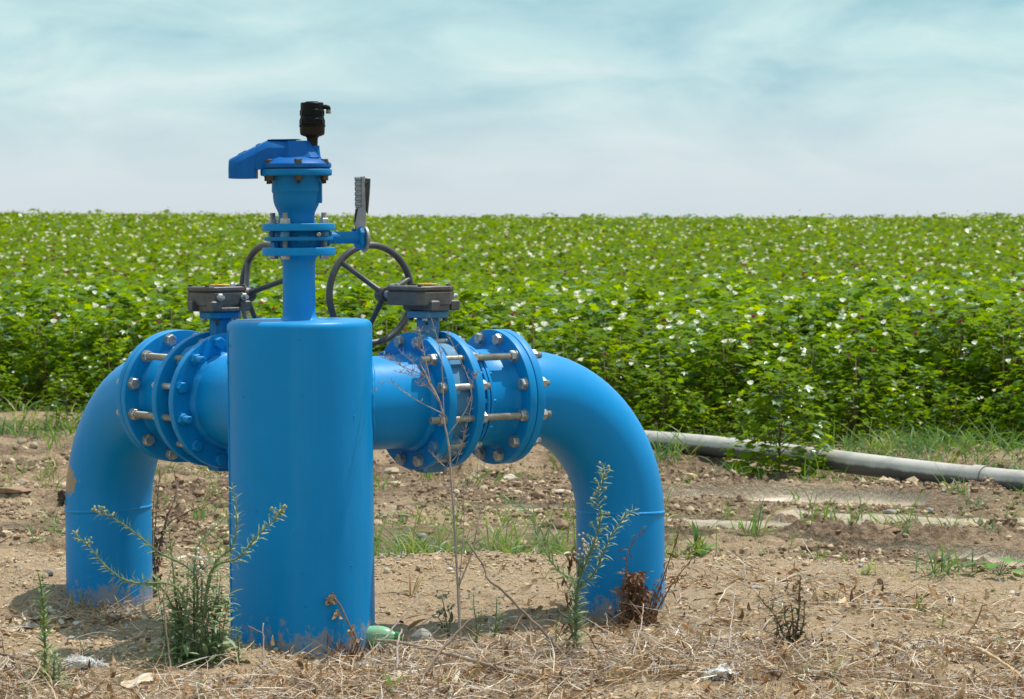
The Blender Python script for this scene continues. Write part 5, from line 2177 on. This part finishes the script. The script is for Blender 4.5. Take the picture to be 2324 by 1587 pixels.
stick([(1655, 1478), (1658, 1430), (1664, 1380), (1668, 1340)], 7.95, 8.35, .0026, 'wavy whitish twig standing on the soil right of the right leg', TWG, 10, twig=2)
stick([(1600, 1512), (1640, 1490), (1700, 1455)], 7.85, 8.1, .003, 'short brown twig lying on the soil left of the dark weed', TWD, 11)
stick([(0, 1483), (60, 1500), (140, 1512)], 7.8, 7.7, .0042, 'brown stick lying at the left edge beside the cotton lint', TWD, 12)
stick([(1690, 1285), (1745, 1300), (1800, 1312)], 9.95, 9.8, .006, 'grey stick lying on the lip of the soil pad at the right', BARK, 13)
stick([(2215, 1470), (2270, 1500), (2330, 1545)], 8.0, 7.6, .0055, 'straw-coloured dry reed stem at the right edge', simple_mat('dry_reed', (.48, .31, .16), (.62, .45, .27), .7, 20, 0), 14)
stick([(2120, 1455), (2190, 1440), (2260, 1436), (2330, 1420)], 8.3, 8.2, .003, 'thin tan stem arching over the soil at the right edge', DEADT, 15)

# big dry leaves
def dryleaf(px, L, W, az, bend, curl, label, m, dz=.01, pitch=.1, name='dry_leaf'):
    random.seed(hash(px) % 1000)
    c = gp(*px, dz)
    mb = MB()
    d = Vector((math.cos(az) * math.cos(pitch), math.sin(az) * math.cos(pitch), math.sin(pitch)))
    blade(mb, c - d * L * .5, d, Vector((0, 0, 1)), L, W, bend, 0, 10, curl)
    o = mb.build(name, [m], None, sharp=None)
    md = o.modifiers.new('thickness', 'SOLIDIFY')
    md.thickness = .0008
    tag(o, label, 'dry leaf')
    return o


REDL = blade_mat('reddish_dry_leaf', (.20, .06, .045), (.34, .15, .11), .1, .5)
dryleaf((1375, 1470), .16, .022, .9, .6, 1.0, 'long brown folded dry leaf lying below the right pipe leg', DEADT, .02, .5)
dryleaf((1300, 1478), .14, .014, .15, .8, 1.2, 'narrow dark red dry leaf across the foot of the tall budded weed', REDL, .02, .1)
dryleaf((1015, 1540), .05, .014, 1.2, 2.0, 1.5, 'grey curled leaf lying in the straw below the fallen branch', DEADT)
dryleaf((640, 1487), .07, .018, .1, 1.4, 1.5, 'crumpled brown leaf at the front foot of the cylinder', DEADL, .01)
dryleaf((690, 1502), .06, .014, -.3, 1.8, 2.0, 'twisted tan leaf right of the crumpled brown leaf at the cylinder foot', DEADT, .01)
dryleaf((2218, 1460), .15, .012, .1, -1.0, .4, 'orange dry grass blade arching over the soil at the right edge', D_B, .03, .4)


# stones
def stone_mat(name, c1, c2):
    return simple_mat(name, c1, c2, .85, 35, .003)


S_TAN = stone_mat('tan_stone', (.36, .27, .18), (.50, .40, .28))
S_PALE = stone_mat('pale_stone', (.50, .42, .32), (.62, .54, .43))
S_GREY = stone_mat('grey_stone', (.22, .21, .20), (.34, .33, .31))
S_BRN = stone_mat('brown_stone', (.22, .13, .08), (.33, .21, .13))
S_PUR = stone_mat('purple_brown_stone', (.12, .085, .08), (.20, .15, .14))
iv, if_ = ico(3)


def stone(px, w_px, h_px, m, label, seed, ang=.5, name='stone', cat='stone', sinkf=.25):
    c = gp(*px)
    sc_ = FPX / c.y
    sx_, sz_ = w_px / sc_ / 2, h_px / sc_ / 2 * 1.25
    r_ = np.random.default_rng(seed)
    v = iv.copy()
    # facets: clip against random planes
    for k in range(9):
        d = r_.normal(size=3)
        d /= np.linalg.norm(d)
        lim = r_.uniform(.62, .92)
        s_ = v @ d
        over = np.clip(s_ - lim, 0, None)
        v = v - over[:, None] * d[None]
    v = v * np.array([sx_, sx_ * r_.uniform(.6, .95), sz_])
    v += (fbm(v[:, 0] * 90, v[:, 2] * 90 + v[:, 1] * 60, 2, seed)[:, None] * .03 * sx_)
    a = r_.uniform(-ang, ang)
    R_ = np.array([[math.cos(a), -math.sin(a), 0], [math.sin(a), math.cos(a), 0], [0, 0, 1]])
    v = v @ R_.T
    me = np_mesh(name, v, if_, [m], None, True)
    me.set_sharp_from_angle(angle=R(32))
    o = link(name, me)
    o.location = (c.x, c.y, c.z + sz_ * (1 - 2 * sinkf))
    tag(o, label, cat)
    return o


for i, a_ in enumerate([
    ((890, 1076), 38, 20, S_TAN, 'tan angular stone below the right blue flange, right behind the cylinder edge'),
    ((896, 1103), 32, 15, S_TAN, 'flat tan stone just below the tan angular stone by the cylinder'),
    ((1077, 1090), 26, 17, S_TAN, 'blocky tan stone under the gap between the right flanges'),
    ((1154, 1088), 42, 15, S_PALE, 'largest pale flat stone under the right outer flange'),
    ((1277, 1120), 40, 11, S_PALE, 'pale flat stone right beside the inner side of the right elbow'),
    ((1222, 1130), 30, 22, S_BRN, 'rounded brown stone inside the arch of the right elbow'),
    ((1272, 1200), 40, 28, S_BRN, 'big brown stone touching the right leg at the grass'),
    ((1036, 1146), 15, 9, S_PALE, 'little pale stone behind the bare twig'),
    ((987, 1110), 13, 9, S_BRN, 'little brown stone left of the bare twig'),
    ((957, 1224), 24, 13, S_GREY, 'grey stone at the lip of the pad beside the cotton lint'),
    ((1020, 1296), 17, 9, S_PALE, 'smooth pinkish pebble on the bare soil left of the bare twig'),
    ((877, 1300), 17, 13, S_PALE, 'pale chipped pebble just right of the cylinder'),
    ((957, 1462), 54, 40, S_GREY, 'pointed grey rock half buried beside the green bottle'),
    ((50, 1008), 22, 17, S_TAN, 'round tan stone at the far left behind the elbow'),
    ((78, 1017), 24, 15, S_TAN, 'tan stone right of the round stone at the far left'),
    ((50, 1105), 34, 20, S_TAN, 'wedge-shaped tan slab at the far left'),
    ((110, 1306), 25, 17, S_GREY, 'dark grey stone in the shadow at the foot of the left leg'),
    ((79, 1288), 26, 14, S_BRN, 'reddish stone behind the dark grey stone in the shadow'),
    ((44, 1438), 20, 14, S_PALE, 'pale block of stone left of the slender yellow-green weed'),
    ((70, 1424), 36, 14, S_GREY, 'long flat greenish grey stone behind the pale block of stone'),
    ((325, 1452), 36, 12, S_BRN, 'smooth flattish brown stone left of the bushy weed'),
    ((1997, 1326), 16, 16, S_PUR, 'round purple-brown nut-like stone on the pad at the right'),
    ((1681, 1140), 22, 17, S_BRN, 'brown stone in the mud beside the right elbow'),
    ((2020, 1166), 34, 12, S_GREY, 'grey flat stone lying in the puddle edge at the right'),
    ((2110, 1163), 18, 12, S_GREY, 'bluish grey stone right of the grey flat stone in the puddle'),
    ((2142, 1116), 14, 10, S_PALE, 'white pebble in front of the grey pipe'),
    ((1940, 1178), 22, 15, S_BRN, 'brown clod-like stone between two water tracks'),
    ((1996, 1506), 20, 15, S_GREY, 'greenish grey pebble below the dark weed at the right'),
    ((2168, 1460), 24, 18, S_TAN, 'tan pebble near the cotton lint at the right'),
    ((2082, 1526), 18, 14, S_PALE, 'white chipped pebble near the lower right corner'),
    ((2106, 1532), 22, 10, S_BRN, 'flat brown pebble right of the white chipped pebble'),
    ((1100, 1409), 16, 11, S_PUR, 'purple pebble left of the budded weed'),
]):
    stone(*a_, seed=200 + i)
stone((1995, 1240), 118, 16, S_BRN, 'long broken slab of dried mud between the water tracks', 301, .15, 'mud_slab', 'mud slab', .3)
stone((28, 1122), 120, 12, S_BRN, 'long slab of dried mud at the left edge', 302, .1, 'mud_slab', 'mud slab', .3)

# cotton lint
def lint(px, w_px, h_px, label, seed):
    random.seed(seed)
    c = gp(*px)
    s_ = w_px / (FPX / c.y)
    hh = h_px / (FPX / c.y)
    mb = MB()
    v0, f0 = ico(2)
    n = max(6, int(w_px / 3.2))
    r_ = np.random.default_rng(seed)
    for k in range(n):
        u = (k + .5) / n - .5
        rr_ = hh * random.uniform(.13, .32) * (1 - abs(u) * .7)
        cc = np.array([u * s_, random.uniform(-.3, .3) * hh * 1.4, rr_ * .55 + random.uniform(0, .4) * hh * (1 - abs(u) * 1.6)])
        d = 1 + .9 * (vnoise(v0[:, 0] * 3 + k, v0[:, 2] * 3, k) + vnoise(v0[:, 1] * 5 + k, v0[:, 0] * 5, k + 3))
        vv = v0 * (d * rr_)[:, None] * np.array([1.25, 1.1, .85]) + cc
        mb.add([tuple(q) for q in vv], [tuple(int(j) for j in f) for f in f0])
    for k in range(n * 16):            # wisps
        u = random.uniform(-.55, .55)
        p_ = Vector((u * s_, random.uniform(-.5, .5) * hh, random.uniform(.1, .85) * hh * (1 - abs(u))))
        d = Vector((random.gauss(0, 1), random.gauss(0, .6), random.gauss(.2, .6))).normalized() * random.uniform(.2, .55) * hh
        mb.tube([p_, p_ + d * .5, p_ + d + Vector((0, 0, -.12 * hh))], [.0009, .0008, .0005], 3, cap=False)
    o = mb.build('cotton_lint', [LINT], None, sharp=None)
    o.location = c
    tag(o, label, 'cotton lint', 'white cotton lint blown over the ground')
    return o


for i, a_ in enumerate([
    ((185, 1518), 92, 36, 'largest fluffy clump of white cotton lint left of the bushy weed'),
    ((100, 1538), 66, 20, 'dirty white cotton lint between the slender weed and the largest clump'),
    ((18, 1520), 60, 16, 'flat white cotton lint at the left edge'),
    ((24, 1548), 50, 14, 'thin smear of cotton lint in the lower left corner'),
    ((905, 1264), 80, 13, 'flat strip of bright white cotton lint on the lip right of the cylinder'),
    ((822, 1522), 62, 24, 'wispy cotton lint right below the cylinder foot'),
    ((757, 1556), 40, 14, 'small cotton lint lump at the bottom edge below the cylinder'),
    ((752, 1586), 60, 14, 'cotton lint cut by the bottom edge below the cylinder'),
    ((1170, 1528), 70, 16, 'pale cotton lint caught in the straw left of the fallen branch'),
    ((1206, 1546), 60, 18, 'cotton lint lying under the fallen branch'),
    ((1636, 1540), 66, 34, 'bright ragged cotton lint in the straw at the lower right'),
    ((1716, 1500), 20, 9, 'tiny cotton lint lump left of the dark weed'),
    ((2102, 1474), 74, 20, 'long cotton lint strip on the soil at the right'),
    ((1716, 1335), 18, 7, 'tiny white cotton lint on the pad right of the right leg'),
]):
    lint(*a_, seed=60 + i)

# torn pale bark / leaf flake
random.seed(70)
c = gp(311, 1560)
mb = MB()
n = 26
ring = []
for k in range(n):
    a = 2 * math.pi * k / n
    r_ = (1 + random.uniform(-.16, .14)) * .040
    ring.append((r_ * math.cos(a) * 1.1, r_ * math.sin(a) * .8))
vs = [Vector((0, 0, .006))] + [Vector((x, y, .004 + .010 * math.sin(x * 70) + .22 * y)) for x, y in ring]
mb.add(vs, [(0, 1 + k, 1 + (k + 1) % n) for k in range(n)], 0, False)
o = mb.build('bark_flake', [simple_mat('pale_flake', (.50, .36, .22), (.72, .62, .48), .7, 30, .002)], None, sharp=None)
o.location = (c.x, c.y, c.z + .012)
md = o.modifiers.new('thickness', 'SOLIDIFY')
md.thickness = .002
tag(o, 'torn pale flake of bark lying in the straw near the bottom left', 'bark flake')

# green bottle
gm, t, b = mat('pale_green_plastic')
b.inputs['Base Color'].default_value = (.36, .70, .42, 1)
b.inputs['Roughness'].default_value = .25
b.inputs['Transmission Weight'].default_value = .35
b.inputs['IOR'].default_value = 1.3
cap, t2, b2 = mat('dark_green_cap')
b2.inputs['Base Color'].default_value = (.01, .22, .06, 1)
b2.inputs['Roughness'].default_value = .35
c = gp(880, 1462)
c = Vector((c.x, 8.30, h1(c.x, 8.30)))
Mb = Matrix.Rotation(R(-14), 4, 'Z') @ RY(90)
c.x -= .025
e = empty('plastic_bottle', (c.x, c.y, c.z + .018))
e.scale = (.88, .88, .88)
tag(e, 'pale green plastic bottle lying half hidden behind the foot of the blue cylinder', 'bottle')
mb = MB()
mb.lathe([(.004, -.14), (.026, -.138), (.031, -.130), (.031, -.06), (.0295, -.055), (.031, -.05), (.0312, .0), (.0305, .012), (.027, .027), (.020, .041), (.0135, .050), (.0115, .056)], 32, Mb)
mb.build('body', [gm], e)
mb = MB()
mb.lathe([(.0115, .054), (.0155, .055), (.0155, .057), (.0145, .058), (.0145, .069), (.0125, .070)], 20, Mb)
mb.build('cap', [cap], e)

# brown burr clinging to the left elbow
random.seed(71)
c = at(139, 1132, 9.27)
mb = MB()
v0, f0 = ico(2)
d = 1 + .5 * vnoise(v0[:, 0] * 3, v0[:, 2] * 3, 5)
mb.add([tuple(q) for q in (v0 * d[:, None] * np.array([.010, .010, .022]))], [tuple(int(j) for j in f) for f in f0])
for k in range(160):
    dd = Vector((random.gauss(0, 1), random.gauss(0, 1), random.gauss(0, 1))).normalized()
    mb.tube([Vector((dd.x * .009, dd.y * .009, dd.z * .02)), Vector((dd.x * .015, dd.y * .015, dd.z * .028))], [.0011, .0006], 3, cap=False)
o = mb.build('wasp_nest', [simple_mat('dry_mud_brown', (.09, .065, .045), (.16, .12, .085), .95, 60, .002)], None, sharp=None)
o.location = c
tag(o, 'shaggy dark brown mud lump stuck to the outer side of the left pipe leg', 'mud lump')

# broad-leaved seedling and distinct grass tufts at the right
b0 = gp(2268, 1306)
e = weed('broadleaf_weed', b0, 'low broad-leaved bright green plant at the right edge of the soil pad', 'weed')
mb = MB()
random.seed(72)
for k in range(11):
    a = k * 2.4
    r_ = random.uniform(.03, .09)
    c = b0 + Vector((r_ * math.cos(a), r_ * math.sin(a), random.uniform(.02, .065)))
    mb.tube([b0, c], [.0018, .0014], 4, 1, cap=False)
    blade(mb, c - Vector((math.cos(a), math.sin(a), 0)) * .01, Vector((math.cos(a), math.sin(a), .25)), Vector((0, 0, 1)), random.uniform(.05, .075), random.uniform(.032, .046), .8, 0, 6)
part(mb, 'foliage', [blade_mat('bright_broad_leaf', (.09, .24, .03), (.16, .33, .05), .35, .45), W_S], e)


def tuft(px, n, L, W, mats_, label, spread=.01, seed=0, lean=.9):
    random.seed(seed)
    b0 = gp(*px)
    mb = MB()
    for k in range(n):
        a = random.uniform(0, 6.28)
        st_ = Vector((random.gauss(0, spread), random.gauss(0, spread), -.004))
        el = random.uniform(.45, 1.5)
        blade(mb, st_, Vector((math.cos(a) * math.cos(el), math.sin(a) * math.cos(el), math.sin(el))), Vector((0, 0, 1)), L * random.uniform(.5, 1.1), W * random.uniform(.7, 1.2), lean * random.uniform(.3, 1.4), random.randrange(len(mats_)), 7, random.uniform(-.5, .5))
    o = mb.build('grass_tuft', mats_, None, sharp=None)
    o.location = b0
    tag(o, label, 'grass tuft', 'separate grass tufts on the soil')
    return o


for i, a_ in enumerate([
    ((938, 1352), 8, .14, .007, [G_B, D_B], 'yellowing grass tuft splayed on the bare soil right of the cylinder', .006),
    ((1135, 1252), 34, .22, .006, [G_A, G_A, G_B], 'thick green grass tuft on the lip behind the leaning stick', .05),
    ((1240, 1246), 20, .20, .006, [G_A, G_C], 'green grass tuft on the lip just left of the right leg', .035),
    ((890, 1245), 16, .20, .0065, [G_C, G_B], 'pale green grass tuft on the lip right beside the cylinder', .03),
    ((1585, 1262), 12, .15, .016, [G_A, G_C], 'broad-bladed green grass tuft right beside the right leg', .02),
    ((2150, 1300), 48, .15, .006, [G_A, G_C], 'dense green grass tuft on the lip of the pad at the right', .04),
    ((2075, 1388), 10, .12, .0055, [G_B, G_A], 'small tuft of a few green blades on the dry soil at the right', .008),
    ((2132, 1420), 8, .09, .0045, [G_A, G_B], 'tiny green tuft right below the tuft of a few blades', .006),
    ((1900, 1378), 5, .12, .004, [G_A, G_A], 'two-bladed green sprout right of the dark weed', .006),
    ((1962, 1302), 9, .12, .007, [G_A, G_B], 'upright green tuft standing at the puddle edge', .010),
    ((1935, 1360), 10, .08, .004, [D_B, D_A], 'orange-brown dry tuft near the right middle of the pad', .008),
    ((1708, 1215), 22, .18, .006, [G_A, G_A, G_C], 'tall green tuft in the mud right of the right leg', .022),
    ((1648, 1180), 12, .12, .005, [G_A, G_B], 'thin green tuft in the mud beside the right elbow', .015),
    ((80, 1232), 13, .17, .006, [G_C, D_B, G_B], 'green and rust coloured tuft at the left edge', .016),
    ((130, 1216), 9, .13, .0075, [G_A, G_A], 'bright green tuft touching the left leg', .010),
    ((187, 1378), 9, .12, .005, [G_B, D_B], 'dry drooping tuft at the front of the left leg', .008),
    ((276, 1388), 7, .09, .0045, [G_B, D_B], 'little tuft at the front right foot of the left leg', .006),
    ((230, 1416), 14, .08, .004, [D_B, G_B, D_A], 'flattened yellow-brown tuft in the shadow left of the bushy weed', .022),
    ((1800, 1240), 7, .14, .005, [G_A], 'lone group of thin blades in the mud behind the dark weed', .012),
    ((2200, 1225), 10, .15, .006, [G_A, G_C], 'green tuft rising out of the shallow water at the right', .012),
    ((2290, 1180), 8, .16, .006, [G_A, G_C], 'tall blades rising from the water at the right edge', .012),
    ((1820, 1512), 12, .08, .004, [D_B, G_B], 'dry orange tuft at the foot of the dark weed', .02),
    ((1895, 1540), 14, .12, .0045, [G_B, D_A], 'sprawling pale green tuft near the bottom right', .02),
    ((885, 1585), 9, .14, .007, [G_B, G_A], 'green blade tuft at the bottom edge below the green bottle', .008),
    ((1042, 1588), 7, .14, .006, [G_B], 'yellow-green blade tuft at the bottom edge right of the bottle', .010),
    ((2010, 1592), 8, .10, .004, [G_B, D_A], 'small yellowing tuft at the bottom edge at the right', .012),
]):
    tuft(*a_[:6], spread=a_[6], seed=80 + i)
